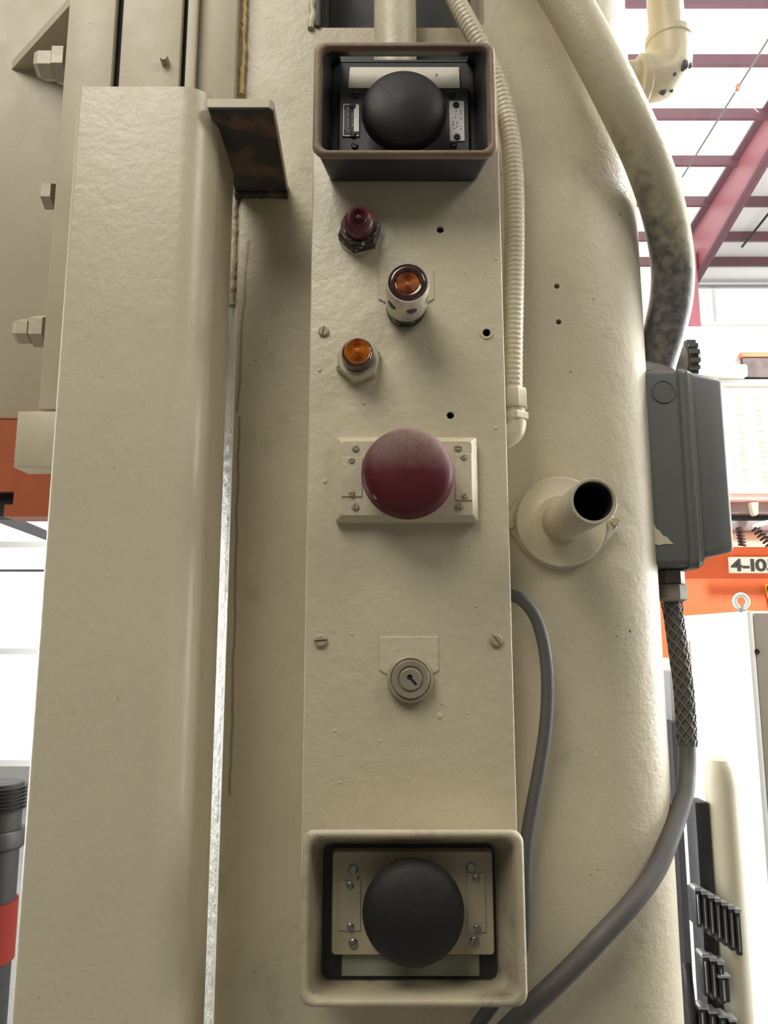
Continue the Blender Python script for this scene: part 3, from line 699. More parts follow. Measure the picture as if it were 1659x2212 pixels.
pl = empty('pilot_light', at0(877, 668), 'tall chrome push-to-test pilot light with orange ringed lens', 'pilot light', 'pilot lights on the control panel')
c = at0(877, 666); L = .044; R = .0158
bm = B(); lathe(bm, [(.0155, 0), (.0155, .010), (.0148, .0115), (.013, .0115)], c, seg=40); mk('threaded_base', bm, M['hex'], pl)
bm = B(); lathe(bm, [(.0157, .0105), (R, .012), (R, L-.0015), (R-.0006, L), (R-.0016, L), (R-.0020, L-.001), (R-.0022, L-.005), (.0125, L-.006), (.0125, .012)], c, seg=64)
sl = mk('sleeve', bm, M['chrome'], pl, 35)
cuts = []
for k in range(6):
    a = math.radians(-78+60*k); ax = Vector((math.cos(a), 0, math.sin(a))); cb = B()
    lathe(cb, [(.0044, .010), (.0044, .03)], c+Vector((0, -.0285, 0)), ax, 24); cuts.append(cb)
boolean(sl, cuts)
bm = B(); lathe(bm, [(.0122, .012), (.0122, L-.006)], c, seg=32); mk('inner_barrel', bm, M['darkscrew'], pl)
bm = B(); lathe(bm, [(R-.0022, L-.006), (R-.0022, L-.0015), (R-.0032, L+.0004), (R-.0052, L+.0008), (.0086, L-.0002), (.0086, L-.004)], c, seg=48); mk('lens_rim', bm, M['lens_side'], pl, 60)
rings = [(.0086, L-.005)] + [(.0086-.00072*k, L-.0012+(.0013 if k % 2 else 0)) for k in range(0, 11)] + [(0, L-.0004)]
bm = B(); lathe(bm, rings, c, seg=48); mk('lens', bm, M['lens_orange'], pl, 20)

pl = empty('pilot_light', at0(774, 778), 'amber pilot light with beige painted hex nut beside the slotted screw', 'pilot light', 'pilot lights on the control panel')
c = at0(774, 782)
bm = B(); lathe(bm, [(.0178, 0), (.0178, .0052), (.0162, .0075), (.012, .0075)], c, seg=6, rot=.35); mk('hex_nut', bm, M['fit'], pl, 25)
bm = B(); lathe(bm, [(.0158, .0045), (.0160, .0085), (.0150, .0105), (.0125, .0105)], c, seg=36); mk('bezel', bm, M['fit'], pl)
bm = B(); lathe(bm, [(.0122, .008), (.0122, .0165), (.0116, .0195), (.0103, .0218), (.0095, .0222)], c, seg=40); mk('lens_side', bm, M['lens_side'], pl, 60)
rings = [(.0097, .0200), (.0097, .0221)] + [(.0096-.00068*k, .0222+.00030*k+(.0011 if k % 2 else 0)) for k in range(0, 13)] + [(0, .0268)]
bm = B(); lathe(bm, rings, c, seg=40); mk('lens', bm, M['lens_amber'], pl, 20)

ks = empty('key_switch', at0(886, 1464), 'round metal key switch below the red button', 'key switch')
c = at0(886, 1466)
bm = B(); lathe(bm, [(.0168, 0), (.0168, .004), (.0160, .0065), (.0150, .0072), (.0138, .0066), (.0138, .005)], c, seg=48); mk('ring', bm, M['screw'], ks)
bm = B(); lathe(bm, [(.0135, .003), (.0135, .0085), (.0127, .0095), (.0095, .0095), (.0088, .0085), (.0078, .0085)], c, seg=48); mk('bezel', bm, M['brass'], ks)
bm = B(); lathe(bm, [(.0078, .004), (.0078, .0098), (.0072, .0103), (0, .0103)], c, seg=40); core = mk('lock_core', bm, M['brass'], ks)
cb = B(); kk = c+Vector((.0003, -.0103, .0006)); lathe(cb, [(.0020, -.005), (.0020, .002)], kk+Vector((-.0009, 0, .0009)), seg=16)
cb2 = B(); box(cb2, -.0009, .0009, -.004, .004, -.0042, .0042); bmesh.ops.rotate(cb2, verts=cb2.verts, cent=(0, 0, 0), matrix=Matrix.Rotation(math.radians(-42), 3, 'Y')); bmesh.ops.translate(cb2, verts=cb2.verts, vec=kk+Vector((.0010, 0, -.0014)))
boolean(core, [cb, cb2])
bm = B(); lathe(bm, [(.006, .0045), (.006, .0090)], c, seg=20); mk('keyway', bm, M['dark'], ks)

# ------------------------------------------------------------------ pipes, conduits, cables
def ppath(pts, n=12): return catmull([P(*p) for p in pts], n)
# pipe dropping into the panel top
bm = B(); x0, x1 = P(808, 40, .03).x, P(899, 40, .03).x; c = Vector(((x0+x1)/2, .030, zp1-.004)); r = (x1-x0)/2
lathe(bm, [(r, 0), (r, .5)], c, (0, 0, 1), 40); tag(mk('vertical_pipe', bm, M['column']), 'beige pipe entering the panel top behind the upper guard', 'pipe')
# ribbed flexible conduit
fc = empty('flexible_conduit', P(1105, 960, .03), 'beige ribbed flexible conduit running down the right side of the panel', 'conduit')
path = ppath([(955, -70, .035), (985, 0, .032), (1014, 55, .030), (1046, 115, .030), (1076, 185, .030), (1096, 262, .030), (1107, 345, .030), (1111, 450, .030), (1110, 600, .030), (1107, 740, .030), (1106, 850, .030)], 14)
path = resample(path, .0007); R = .0083
bm = B(); tube(bm, path, lambda i: R+.0006*(1-abs(((i % 6)/6)*2-1)**2.0)*1.0-.0003, 22); mk('hose', bm, M['fit'], fc, 60)
b0 = P(1108, 862, .030); up = Vector((0, 0, 1))
z = lambda py: P(1108, py, .030).z
cc = Vector((b0.x, .030, 0))
bm = B(); lathe(bm, [(.0098, z(885)), (.0112, z(884)), (.0118, z(880)), (.0118, z(848)), (.0112, z(843)), (.0088, z(843))], cc, (0, 0, 1), 8, rot=.2); mk('compression_nut', bm, M['fit'], fc, 25)
bm = B(); lathe(bm, [(.0093, z(898)), (.0093, z(883))], cc, (0, 0, 1), 24); mk('ferrule', bm, M['fit'], fc)
bm = B(); lathe(bm, [(.0112, z(911)), (.0122, z(908)), (.0122, z(897)), (.0114, z(894)), (.009, z(894))], cc, (0, 0, 1), 6, rot=.1); mk('hex_collar', bm, M['fit'], fc, 25)
el = [Vector((b0.x, .030, z(905))), Vector((b0.x, .030, z(918))), Vector((b0.x-.0015, .030, z(930))), Vector((b0.x-.006, .030, z(941))), Vector((b0.x-.0105, .030, z(945))), Vector((XPR-.002, .030, z(946)))]
bm = B(); tube(bm, catmull(el, 6), .0100, 24); mk('elbow', bm, M['fit'], fc, 60)
# big rigid conduit
rc = empty('rigid_conduit', P(1415, 795, .14), 'thick bent steel conduit, beige above and bare grey below, entering the junction box', 'conduit')
pts = [(1105, -190, .030), (1160, -100, .030), (1222, 0, .030), (1288, 118, .033), (1346, 232, .042), (1397, 345, .060), (1433, 455, .085), (1452, 560, .105), (1451, 640, .118), (1437, 712, .130)]
path = resample(ppath(pts, 14), .004); RB = 46.5*S(450, .08)
path += resample(ppath([(1437, 712, .130), (1421, 765, .138), (1411, 800, .142)], 10), .004)[1:]
def two_tone():
    m, nt, bs = new_mat('paint_over_zinc'); p = pos(nt); sp = N(nt, 'ShaderNodeSeparateXYZ'); nt.links.new(p, sp.inputs[0])
    a = P(1436, 530, .10); sl = -1.0
    h = math_(nt, 'SUBTRACT', sp.outputs[2], math_(nt, 'ADD', math_(nt, 'MULTIPLY', math_(nt, 'SUBTRACT', sp.outputs[0], a.x), sl), a.z))
    h = math_(nt, 'ADD', h, math_(nt, 'MULTIPLY', math_(nt, 'SUBTRACT', noise(nt, p, 60, 5, .65), .5), .07))
    k = ramp(nt, math_(nt, 'ADD', math_(nt, 'MULTIPLY', h, 18), .5), .2, .8)
    zinc = mixc(nt, ramp(nt, noise(nt, p, 130, 4), .4, .7), (.085, .083, .078, 1), (.20, .19, .165, 1))
    nt.links.new(mixc(nt, k, zinc, (.50, .445, .315, 1)), bs.inputs['Base Color']); bs.inputs['Roughness'].default_value = .42
    bump(nt, bs, [(noise(nt, p, 240, 3), .2), (noise(nt, p, 60, 5), .45)], 1, .0012); return m
bm = B(); tube(bm, path, RB, 36); mk('conduit_tube', bm, two_tone(), rc, 60)
# hydraulic pipe with elbow at the top right
hp = empty('hydraulic_pipe', P(1440, 210, .30), 'beige pipe with cast elbow and chipped paint at the top right', 'pipe')
YH = .30; sH = S(150, YH); ctr = P(1432, 60, YH); zt = P(1432, 92, YH).z; rp = 38*sH
bm = B(); lathe(bm, [(rp, zt-.012), (rp, 2.6)], Vector((P(1442, 90, YH).x, YH, 0)), (0, 0, 1), 36); mk('pipe', bm, M['fit'], hp)
ex = P(1446, 100, YH).x
ez = P(1446, 158, YH).z
re = 47*sH
cen = [Vector((ex, YH, zt)), Vector((ex, YH, zt-.004)), Vector((ex-.002, YH, ez+.012)), Vector((ex-.012, YH-.001, ez-.004)), Vector((ex-.026, YH-.002, ez-.010)), Vector((ex-.036, YH-.002, ez-.011))]
bm = B(); tube(bm, catmull(cen, 6), re, 36); mk('elbow', bm, M['fit'], hp, 60)
bm = B(); lathe(bm, [(re*1.0, zt-.004), (re*1.06, zt-.002), (re*1.06, zt+.006), (re*.98, zt+.008), (rp*.9, zt+.008)], Vector((ex, YH, 0)), (0, 0, 1), 40); mk('collar', bm, M['fit'], hp)
cl = cen[-1]
bm = B(); lathe(bm, [(re*1.0, -.004), (re*1.06, -.002), (re*1.06, .007), (re*.98, .009), (re*.7, .009)], cl, (-1, -.03, -.05), 40); mk('collar', bm, M['fit'], hp)
bm = B(); lathe(bm, [(rp, -.002), (rp, .08)], cl, (-1, -.03, -.05), 32); mk('side_pipe', bm, M['fit'], hp)
rnd = random.Random(2)
bm = B()
for px, py, r in ((1478, 139, 11), (1431, 197, 9), (1450, 195, 5), (1489, 141, 7), (1457, 159, 5), (1474, 146, 8)):
    d = ray(px, py); best = None
    for i in range(400):                                      # first point on the elbow surface along the sight line
        t = .60+i*.001; p = CAM+d*t
        if min((p-q).length for q in catmull(cen, 6)) < re*1.004: best = p; break
    if best: bmesh.ops.create_icosphere(bm, subdivisions=2, radius=1, matrix=Matrix.Translation(best+d*.0006) @ Matrix.Diagonal((r*sH, r*sH*.5, r*sH*1.1, 1)))
if bm.verts: mk('paint_chip', bm, M['darkplate'], hp, 60, label='dark spots where paint has chipped off')['kind'] = 'stuff'
else: bm.free()

# tube socket on the column
ts = empty('tube_socket', P(1211, 1127, YC), 'beige open tube on an oval two-bolt flange right of the red button', 'tube socket')
c = P(1211, 1128, YC-.004); s = S(1128, YC-.004)
def oval(rc_, ear, re_, n=14):
    """rhombic flange outline: circle of radius rc_ with ears at +-ear"""
    out = []
    al = math.acos((rc_-re_)/ear)
    for k in range(n+1): a = -al+2*al*k/n; out.append((ear+re_*math.cos(a), re_*math.sin(a)))
    for k in range(n+1): a = al+(PI-2*al)*k/n; out.append((rc_*math.cos(a), rc_*math.sin(a)))
    for k in range(n+1): a = PI-al+2*al*k/n; out.append((-ear+re_*math.cos(a), re_*math.sin(a)))
    for k in range(n+1): a = PI+al+(PI-2*al)*k/n; out.append((rc_*math.cos(a), rc_*math.sin(a)))
    return out
tilt = math.radians(-3)
def O2(rc_, ear, re_, y): return [(c.x+(x*math.cos(tilt)-z_*math.sin(tilt)), y, c.z+(x*math.sin(tilt)+z_*math.cos(tilt))) for x, z_ in oval(rc_, ear, re_)]
bm = B(); loft(bm, [O2(101*s, 96*s, 26*s, YC), O2(101*s, 96*s, 26*s, YC-.0035), O2(99.5*s, 95*s, 24.5*s, YC-.0042)]); fl = mk('flange', bm, M['column'], ts, 30)
bm = B(); lathe(bm, [(98*s, .003), (98*s, .006), (96*s, .0075), (60*s, .0082), (56*s, .0095), (50*s, .0095)], Vector((c.x, YC, c.z)), seg=64); mk('boss', bm, M['column'], ts, 40)
rt = 51.5*S(1082, -.041); cy0 = P(1283, 1082, -.041)
bm = B(); lathe(bm, [(rt, .006), (rt, YC+.0395), (rt-.0006, YC+.041), (rt-.0022, YC+.041), (rt-.0028, YC+.0395), (rt-.0028, .012), (0, .012)], Vector((cy0.x, YC, cy0.z)), seg=56); mk('tube', bm, M['tube'], ts, 40)
bm = B(); lathe(bm, [(rt-.0028, .013), (rt-.0028, YC+.0385), (rt-.0031, YC+.0385), (rt-.0031, .016), (0, .016)], Vector((cy0.x, YC, cy0.z)), seg=48); mk('bore', bm, M['dark'], ts)
for px, py in ((1327, 1128), (1100, 1134)):
    q = P(px, py, YC-.004); bm = B(); lathe(bm, [(10*s, 0), (10*s, .003), (9*s, .004), (0, .004)], q, seg=6); mk('bolt', bm, M['screw'], ts, 25)

# junction box
YJ = .100
jb = empty('junction_box', P(1480, 1222, YJ), 'grey plastic junction box on the right side of the column', 'junction box')
zt, zb_ = P(1430, 797, YJ).z, P(1440, 1222, YJ).z
xa = P(1372, 1000, YJ).x; xm = P(1478, 1000, YJ).x; xm2 = P(1507, 1000, YJ).x; xr = P(1579, 1000, YJ).x
YJ2 = YJ+.11
def sec(x, y0, y1, z0, z1, r):  # rounded section in the YZ plane at x
    return [(x, p[0], p[2]) for p in [(q[0], 0, q[2]) for q in rrect(y0, y1, z0, z1, r, 0, 4)]]
bm = B(); loft(bm, [sec(xa, YJ, YJ2, zb_, zt, .006), sec(xm, YJ, YJ2, zb_, zt, .006)]); jbody = mk('box_body', bm, M['grey_box'], jb, 40)
zl0 = P(1510, 1218, YJ).z; 
bm = B(); o_ = .0022
loft(bm, [sec(xm-.0006, YJ-.001, YJ2+.001, zb_-.0005, zt+.0005, .007), sec(xm, YJ-o_, YJ2+o_, zb_-o_, zt+.001, .008), sec(xm+(xm2-xm)*.3, YJ-o_-.0006, YJ2+o_, zb_-o_, zt+.001, .008), sec(xm+(xm2-xm)*.36, YJ-o_, YJ2+o_, zb_-o_, zt+.001, .008), sec(xm+(xm2-xm)*.62, YJ-o_-.0004, YJ2+o_, zb_-o_, zt+.001, .008), sec(xm+(xm2-xm)*.68, YJ-o_+.0004, YJ2+o_, zb_-o_, zt+.0008, .008), sec(xm2, YJ-.001, YJ2+.001, zb_, zt, .008)]); mk('lid_rim', bm, M['grey_box'], jb, 20)
zl1 = P(1545, 1189, YJ).z; zl2 = P(1560, 812, YJ).z
bm = B(); loft(bm, [sec(xm2-.001, YJ+.001, YJ2-.001, zb_+.007, zt-.001, .006), sec(xr-.004, YJ+.003, YJ2-.003, zl1-.001, zl2+.001, .006), sec(xr-.001, YJ+.005, YJ2-.005, zl1, zl2-.0005, .006), sec(xr, YJ+.008, YJ2-.008, zl1+.002, zl2-.003, .006)]); mk('lid', bm, M['grey_box'], jb, 50)
bm = B(); s = S(845, YJ); lathe(bm, [(26*s, -.001), (26*s, .0008), (24*s, .0010), (22.5*s, .0002), (0, .0004)], P(1433, 846, YJ), seg=40); mk('knockout', bm, M['grey_box'], jb)
bm = B(); q = [(1412, 1130), (1417, 1142), (1424, 1146), (1432, 1157), (1440, 1160), (1455, 1176), (1436, 1175), (1422, 1178), (1412, 1174)]
prism(bm, [(P(a, b2, YJ).x, P(a, b2, YJ).z) for a, b2 in q], YJ-.0005, YJ+.001, 'Y'); mk('paint_patch', bm, M['column'], jb, None, label='leftover beige paint patch')
# power cable with gland and wire mesh grip
pc = empty('power_cable', P(1447, 1232, .15), 'thick dark power cable with woven wire grip hanging from the junction box', 'cable')
YGc = YJ+.035
zg = lambda py: P(1447, py, YGc).z
gx = P(1449, 1260, YGc).x; sg = S(1260, YGc)
gc = Vector((gx, YGc, 0))
bm = B(); lathe(bm, [(29*sg, zg(1262)), (30*sg, zg(1260)), (30*sg, zg(1234)), (24*sg, zg(1232)), (24*sg, zg(1222))], gc, (0, 0, 1), 6, rot=.4); mk('gland_hub', bm, M['hub'], pc, 25)
bm = B(); lathe(bm, [(25*sg, zg(1300)), (32*sg, zg(1296)), (33*sg, zg(1292)), (33*sg, zg(1268)), (31*sg, zg(1264)), (25*sg, zg(1263))], gc, (0, 0, 1), 8, rot=.2); mk('gland_nut', bm, M['nut'], pc, 25)
cpts = [(1449, 1285, YGc), (1453, 1320, YGc), (1464, 1400, YGc-.003), (1475, 1480, YGc-.006), (1481, 1560, YGc-.010), (1484, 1640, YGc-.016), (1481, 1700, .108), (1470, 1745, .098), (1450, 1802, .084), (1418, 1878, .067), (1366, 1950, .052), (1300, 2022, .044), (1230, 2095, .040), (1150, 2172, .036), (1060, 2260, .032), (960, 2350, .030)]
cp = resample(ppath(cpts, 12), .004); RK = 19*S(1700, .108)
bm = B(); tube(bm, cp, RK, 22); mk('cable', bm, M['cable'], pc, 60)
zend = P(1482, 1622, YGc-.015).z
gp = [p for p in cp if zend < p.z < zg(1294)]
fr = frames(resample(catmull(gp, 4), .0012)); n = len(fr); bm = B()
for hnd in (1, -1):
    for k in range(7):
        pth = []
        for i, (p, t, u, v) in enumerate(fr):
            a = hnd*(2*PI*1.75*i/n)*1.0+2*PI*k/7
            rr = RK*(1.10+.16*max(0, 1-i/(n*.12)))+.0005*math.sin(7*a)
            pth.append(p+(u*math.cos(a)+v*math.sin(a))*rr)
        tube(bm, pth[::2], .00062, 5)
mk('wire_grip', bm, M['wire'], pc, 80, label='woven wire mesh cable grip')
# slim slate cable
path = resample(ppath([(1078, 1292, .052), (1098, 1286, .048), (1118, 1290, .046), (1142, 1310, .045), (1162, 1345, .045), (1175, 1395, .045), (1182, 1455, .045), (1182, 1520, .045), (1176, 1590, .045), (1165, 1660, .045), (1152, 1730, .045), (1140, 1800, .045), (1134, 1870, .045), (1133, 1960, .045), (1128, 2040, .045), (1106, 2110, .045), (1068, 2165, .045), (1032, 2215, .045), (1000, 2270, .045)], 10), .004)
bm = B(); tube(bm, path, 14*S(1500, .045), 18); tag(mk('control_cable', bm, M['cable2'], None, 60), 'slim slate grey cable curving out from behind the panel edge', 'cable')

# black ribbed hose end behind the big conduit
he = empty('hose_coupling', P(1476, 772, .42), 'black ribbed round coupling behind the conduit above the junction box', 'coupling')
q = P(1466, 776, .42); s = S(776, .42)
bm = B(); lathe(bm, [(20*s, -.15), (22*s, 0), (24*s, .004), (26*s, .006), (28*s, .010)], q, (1, -.15, .1), 32); mk('sleeve', bm, M['galv'], he)
bm = B(); lathe(bm, [(29*s, .008), (33*s, .012), (33*s, .020), (26*s, .024), (0, .024)], q, (1, -.15, .1), 32); mk('cap', bm, M['black'], he)
for k in range(12):
    a = 2*PI*k/12; ax, u, v = frame_of((1, -.15, .1)); bm = B(); c1 = q+ax*.016+(u*math.cos(a)+v*math.sin(a))*33*s; bmesh.ops.create_cube(bm, size=1, matrix=Matrix.Translation(c1) @ Matrix.Diagonal((.012, .005, .005, 1))); mk('rib', bm, M['darkplate'], he)

# ------------------------------------------------------------------ machines behind
YM = 2.8
xw = lambda px, Y: P(px, 1106, Y).x
def zz(py, Y): return P(CX, py, Y).z
wm = empty('white_machine', (2.0, YM+.3, zz(1080, YM)), 'white enamelled machine head in the background at the right', 'machine')
bm = B(); box(bm, xw(1440, YM), 2.9, YM+.02, YM+1.2, zz(800, YM), zz(696, YM), .03); mk('upper_housing', bm, M['white'], wm)
bm = B(); box(bm, xw(1500, YM), xw(1632, YM), YM-.04, YM+.5, zz(818, YM), zz(792, YM), .01); mk('ledge', bm, M['white'], wm)
bm = B(); box(bm, xw(1440, YM), 2.9, YM, YM+1.0, zz(1080, YM), zz(818, YM), .008); mk('lower_housing', bm, M['white'], wm)
bm = B(); box(bm, xw(1572, YM), 2.9, YM-.016, YM+.001, zz(833, YM)-.004, zz(833, YM)+.010, .003); box(bm, xw(1572, YM), 2.9, YM-.016, YM+.001, zz(1064, YM)-.008, zz(1064, YM)+.004, .003); box(bm, xw(1572, YM), xw(1579, YM), YM-.016, YM+.001, zz(1064, YM), zz(833, YM), .003); mk('panel_frame', bm, M['white'], wm)
bm = B(); rn = random.Random(9)
for px in (1612, 1655):
    py = 860
    while py < 1050:
        w_ = rn.uniform(6, 14); box(bm, xw(px-w_/2, YM), xw(px+w_/2, YM), YM-.002, YM+.001, zz(py+rn.uniform(1.5, 3), YM), zz(py, YM)); py += rn.uniform(8, 18); px += .4
mk('faded_print', bm, M['yellowink'], wm, None, label='faded yellowish print in two columns')['kind'] = 'stuff'
bm = B(); box(bm, xw(1627, YM), 2.9, YM-.01, YM+.02, zz(772, YM), zz(762, YM)); mk('orange_strip', bm, M['girder'], wm)
bm = B(); box(bm, xw(1630, YM), 2.9, YM-.004, YM+.02, zz(815, YM), zz(772, YM)); mk('dark_recess', bm, paint('dark_mottle', (.10, .07, .065, 1), .6, .2, 10, 0, 5, .6), wm)  # dark mottled box on the front of the housing
bm = B(); box(bm, xw(1560, YM), 2.9, YM+.05, YM+.6, zz(1106, YM), zz(1080, YM)); mk('underframe', bm, M['stonegrey'], wm)
bm = B(); prism(bm, [(xw(1624, YM), zz(1085, YM)), (xw(1640, YM), zz(1085, YM)), (xw(1638, YM), zz(1110, YM)), (xw(1632, YM), zz(1114, YM)), (xw(1627, YM), zz(1110, YM))], YM, YM+.03, 'Y'); mk('lifting_tab', bm, M['signplate'], wm)
bm = B(); box(bm, xw(1500, YM), 2.9, YM+.3, YM+.35, zz(1150, YM), zz(1095, YM)); mk('opening', bm, M['dark'], wm)  # black sheet standing for the shadow in the gap under the machine
bm = B(); box(bm, xw(1500, YM), 2.9, YM+.06, YM+.2, zz(1142, YM), zz(1120, YM), .005); tag(mk('machine_rail', bm, M['stonegrey']), 'grey rail under the white machine head', 'rail')
bm = B(); box(bm, xw(1480, YM), 2.9, YM+.10, YM+.25, zz(1190, YM), zz(1142, YM), .004); tag(mk('cream_panel', bm, M['creme']), 'cream panel strip above the orange girder', 'panel')
def coil(px0, py0, px1, py1, Y, R_, turns, label):
    a, b2 = P(px0, py0, Y), P(px1, py1, Y); ax, u, v = frame_of(b2-a); pth = [a+(b2-a)*(i/(turns*10))+(u*math.cos(2*PI*i/10)+v*math.sin(2*PI*i/10))*R_ for i in range(turns*10+1)]
    bm = B(); tube(bm, pth, R_*.32, 6); tag(mk('coiled_cord', bm, M['black'], None, 80), label, 'cord', 'coiled cords')
coil(1630, 1140, 1672, 1186, YM-.02, .016, 7, 'black coiled cord hanging in front of the cream panel at the right edge')
coil(1597, 1140, 1604, 1180, YM-.02, .014, 6, 'black coiled cord beside the junction box lid, left of the other cord')
bm = B(); tube(bm, catmull([P(1628, 1140, YM-.02), P(1642, 1133, YM-.02), P(1665, 1128, YM-.02)], 6), .012, 10); tag(mk('cord_handle', bm, M['white'], None, 60), 'white handle above the right coiled cord', 'handle')

# orange girder with signs
YG_ = 2.55
gd = empty('orange_girder', (1.8, YG_, zz(1340, YG_)), 'orange painted girder across the background at the right', 'girder')
zA, zB, zC = zz(1186, YG_), zz(1250, YG_), zz(1420, YG_)
bm = B(); prism(bm, [(YG_-.07, zA), (YG_, zB), (YG_-.05, zC), (YG_+.3, zC), (YG_+.3, zA)], xw(1340, YG_), 2.8, 'X'); mk('girder_body', bm, M['girder'], gd, None)  # faces tilted so the shaded upper and lit lower band come from shape
sp_ = empty('number_sign', P(1615, 1220, YG_-.07), 'cream sign plate with black stencilled number on the orange girder', 'sign')
YN = YG_-.070
bm = B(); box(bm, xw(1566, YN), xw(1700, YN), YN, YN+.006, zz(1238, YN), zz(1203, YN)); mk('plate', bm, M['signplate'], sp_, None)
me = text_mesh('4-I05', .077, .0004, M['black_ink'], .86, .0022)
tx = [v.co.x for v in me.vertices]; ty = [v.co.y for v in me.vertices]
kx = (xw(1669, YN)-xw(1570, YN))/(max(tx)-min(tx)); ky = (zz(1207, YN)-zz(1234, YN))/(max(ty)-min(ty))
me.transform(Matrix.Translation((-(max(tx)+min(tx))/2, -(max(ty)+min(ty))/2, 0))); me.transform(Matrix.Diagonal((kx, ky, 1, 1)))
inst('lettering', me, ((xw(1570, YN)+xw(1669, YN))/2, YN-.0008, (zz(1238, YN)+zz(1203, YN))/2), sp_, (PI/2, 0, 0))
cs = empty('caution_sign', P(1655, 1310, YG_-.03), 'yellow caution sign with black header on the orange girder', 'sign')
tiltx = math.atan2(.05, zB-zC)
def on_girder(px, py, off):                                     # point on the sloping lower face
    z_ = zz(py, YG_-.025); y_ = YG_-.05*(zB-z_)/(zB-zC)-off; return P(px, 1106, YG_-.025).x, y_, z_
x0_, y0_, z0_ = on_girder(1643, 1262, .004); x1_, y1_, z1_ = on_girder(1740, 1335, .004)
bm = B(); loft(bm, [[(x0_, y0_, z0_), (x1_, y0_, z0_), (x1_+.01, y1_, z1_), (x0_+.01, y1_, z1_)], [(x0_, y0_-.004, z0_), (x1_, y0_-.004, z0_), (x1_+.01, y1_-.004, z1_), (x0_+.01, y1_-.004, z1_)]]); mk('plate', bm, M['yellow'], cs, None)
hx0, hy0, hz0 = on_girder(1646, 1266, .0088); hx1, hy1, hz1 = on_girder(1736, 1282, .0088)
bm = B(); loft(bm, [[(hx0, hy0, hz0), (hx1, hy0, hz0), (hx1, hy1, hz1), (hx0, hy1, hz1)], [(hx0, hy0-.001, hz0), (hx1, hy0-.001, hz0), (hx1, hy1-.001, hz1), (hx0, hy1-.001, hz1)]]); mk('header', bm, M['black_ink'], cs, None)
me = text_mesh('CAUTION', .030, .0003, M['yellow'], .85, .0008); q = on_girder(1650, 1274, .0105); inst('lettering', me, (q[0]+.060, q[1], q[2]), cs, (PI/2-tiltx, 0, 0))
me = text_mesh('EYE', .034, .0003, M['black_ink'], .8, .0); q = on_girder(1648, 1297, .0105); inst('lettering', me, (q[0]+.028, q[1], q[2]), cs, (PI/2-tiltx, 0, 0))

# white electrical cabinet
d1 = 1.05; XC = xw(1592, d1); zt = zz(1320, d1)
cabn = empty('electrical_cabinet', (XC+.3, d1+.2, 0), 'tall white electrical cabinet with a beige door at the right edge', 'cabinet')
bm = B(); box(bm, XC, XC+.7, d1+.004, d1+.42, 0, zt, .004); mk('cabinet_body', bm, M['white_cab'], cabn)
bm = B(); box(bm, XC+.012, XC+.69, d1-.012, d1+.006, .05, zt-.004, .003); dr = mk('door', bm, M['cabdoor'], cabn)
inst('door_screw', SCRD, (xw(1611, d1-.012), d1-.012, zz(1407, d1-.012)), dr, (0, .5, 0), .006)
bm = B(); box(bm, XC-.002, XC+.010, d1-.014, d1+.010, .0, zt, .002); mk('corner_post', bm, M['white_cab'], cabn)
bm = B(); box(bm, XC-.003, XC, d1+.30, d1+.392, zz(1545, d1+.35), zz(1385, d1+.35), .0005); mk('faded_label', bm, paint('faded_red_label', (.74, .55, .50, 1), .6, 0, 10, 0, 5, .15), cabn)
eb = empty('eye_bolt', (XC+.012, d1+.02, zt), 'round white lifting eye bolt on top of the cabinet corner', 'eye bolt')
q = Vector((XC+.004, d1+.02, zt+.021))
bm = B(); tube(bm, [q+Vector((math.cos(a), 0, math.sin(a)))*.014 for a in [2*PI*k/32 for k in range(33)]], .0048, 12, caps=False); mk('ring', bm, M['white_cab'], eb, 60)
bm = B(); lathe(bm, [(.010, 0), (.010, .003), (.006, .006), (.004, .012)], Vector((q.x, q.y, zt)), (0, 0, 1), 20); mk('shank', bm, M['stonegrey'], eb)
# grey box and black box low behind
bm = B(); box(bm, xw(1425, 1.9), xw(1466, 1.9), 1.9, 2.0, zz(1560, 1.9), zz(1450, 1.9), .005); tag(mk('terminal_box', bm, M['stonegrey']), 'grey box glimpsed between column edge and gripped cable', 'box')
bm = B(); box(bm, xw(1425, 1.85), xw(1470, 1.85), 1.86, 2.0, 0, zz(1560, 1.86), .005); tag(mk('motor_box', bm, M['black']), 'black box below the grey box behind the cable', 'box')

# post with rows of plug connectors beside the cabinet
YQ = .62
vp = empty('valve_post', P(1530, 2200, YQ), 'rounded cream post carrying dark plug connectors beside the cabinet', 'post')
xc_ = xw(1517, YQ); s = S(1800, YQ)
bm = B(); rq = 34*s; lathe(bm, [(rq, 0), (rq, zz(1700, YQ)), (rq*.92, zz(1670, YQ)), (rq*.65, zz(1648, YQ)), (0, zz(1636, YQ))], Vector((xc_+.012, YQ+.03, 0)), (0, 0, 1), 32); mk('post_body', bm, M['signplate'], vp)
bm = B(); box(bm, xw(1472, YQ), xw(1501, YQ), YQ+.02, YQ+.06, 0, zz(1740, YQ), .002); mk('dark_rail', bm, M['black'], vp)
M['plug'] = paint('connector_dark', (.03, .032, .036, 1), .35, 0, 100, 0, 10, .3)
M['plug_silver'] = plain('connector_silver', (.55, .58, .60, 1), .3, .8)
rn = random.Random(21)
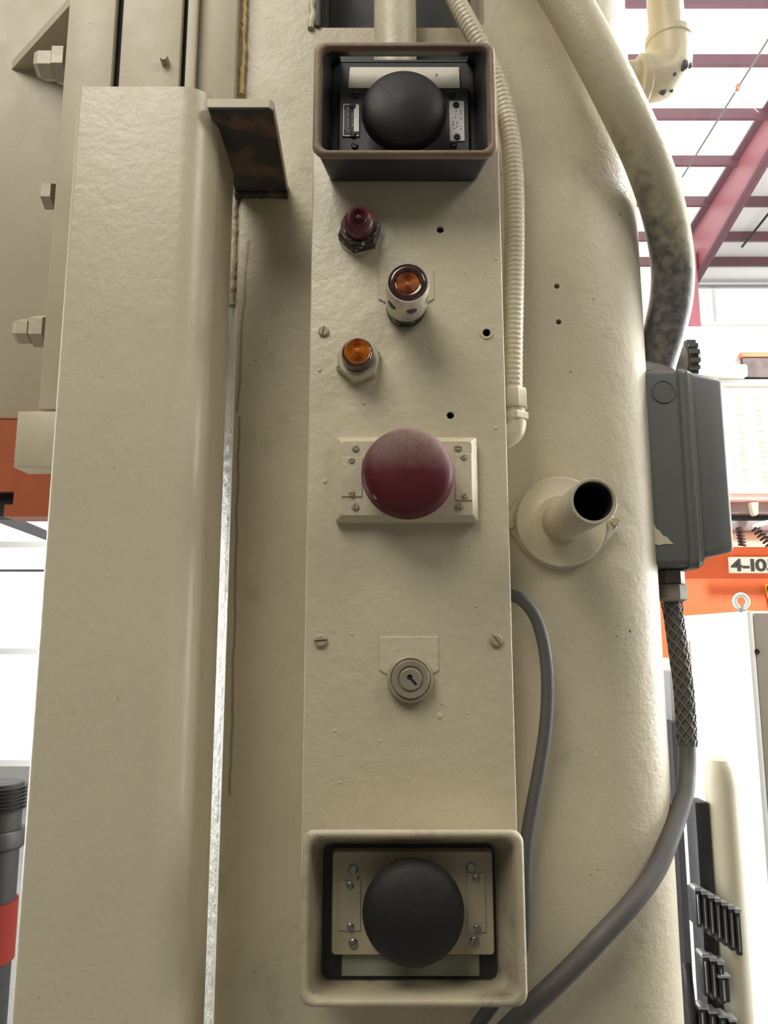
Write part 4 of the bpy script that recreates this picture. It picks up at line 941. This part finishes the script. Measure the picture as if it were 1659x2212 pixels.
def plug(px, py, w_, h_, dep):
    a = P(px, py, dep); ww, hh = w_*S(py, dep), h_*S(py, dep)
    bm = B(); box(bm, a.x, a.x+ww, dep, dep+.03, a.z-hh, a.z, .0015); pg = mk('plug_connector', bm, M['plug'], vp)
    bm = B(); box(bm, a.x-ww*.15, a.x+ww*1.15, dep-.002, dep+.02, a.z, a.z+hh*.10, .001); mk('cap', bm, M['plug_silver'], pg)
    bm = B(); box(bm, a.x+ww*.3, a.x+ww*.5, dep-.002, dep+.002, a.z-hh*.9, a.z-hh*.1, .0005); mk('latch', bm, M['plug_silver'], pg)
for k in range(7): plug(1501+k*14.5, 1924+k*8.0, 11, 74+k*2, YQ-.012+.002*k)
for k in range(3): plug(1517+k*17, 2068+k*8, 13, 78, YQ-.014)
plug(1553, 2112, 22, 50, YQ-.016)
for k in range(4): plug(1510+k*22, 2180+k*9, 15, 60, YQ-.014)
bm = B(); tube(bm, catmull([P(1482, 2080, YQ), P(1490, 2140, YQ-.01), P(1500, 2230, YQ)], 6), .006, 10); mk('hose', bm, M['black'], vp, 60)

# ------------------------------------------------------------------ background at lower left
bm = B(); a, b2 = P(-60, 1108, 1.2), P(140, 1182, 1.6); u = Vector((0, 0, .030)); v = Vector((0, .05, 0))
loft(bm, [[a, a+u, a+u+v, a+v], [b2, b2+u*.8, b2+u*.8+v, b2+v]]); tag(mk('slanting_rail', bm, M['black'], None, None), 'black slanting rail in front of the bright window at the left', 'rail')
bm = B(); box(bm, P(-100, 1232, 2.5).x, P(140, 1232, 2.5).x, 2.5, 2.53, P(0, 1234, 2.5).z, P(0, 1230, 2.5).z); tag(mk('thin_rail', bm, M['black'], None, None), 'thin black horizontal rail across the bright window at the left', 'rail')
mt = empty('motor', P(0, 1980, .7), 'dark finned motor low behind the left edge of the channel', 'motor')
YT = .75
def zt_(py): return P(20, py, YT).z
bm = B()
xm_ = P(0, 1800, YT).x
for k in range(7):
    bm = B(); lathe(bm, [(.045, zt_(1746-k*8)-.0016), (.047, zt_(1746-k*8)), (.045, zt_(1746-k*8)+.0016)], Vector((xm_-.01, YT, 0)), (0, 0, 1), 32); mk('cooling_fin', bm, M['motor'], mt)
bm = B(); lathe(bm, [(.040, zt_(1960)), (.040, zt_(1690))], Vector((xm_-.01, YT, 0)), (0, 0, 1), 32); mk('motor_body', bm, M['motor'], mt)
bm = B(); lathe(bm, [(.046, zt_(1830)), (.048, zt_(1826)), (.048, zt_(1795)), (.046, zt_(1790))], Vector((xm_-.01, YT, 0)), (0, 0, 1), 32); mk('motor_flange', bm, M['motor'], mt)
bm = B(); lathe(bm, [(.046, zt_(2075)), (.046, zt_(1945))], Vector((xm_-.012, YT, 0)), (0, 0, 1), 32); mk('red_band', bm, M['red'], mt)
bm = B(); lathe(bm, [(.042, 0), (.042, zt_(2070))], Vector((xm_-.012, YT, 0)), (0, 0, 1), 32); mk('pedestal', bm, M['motor'], mt)
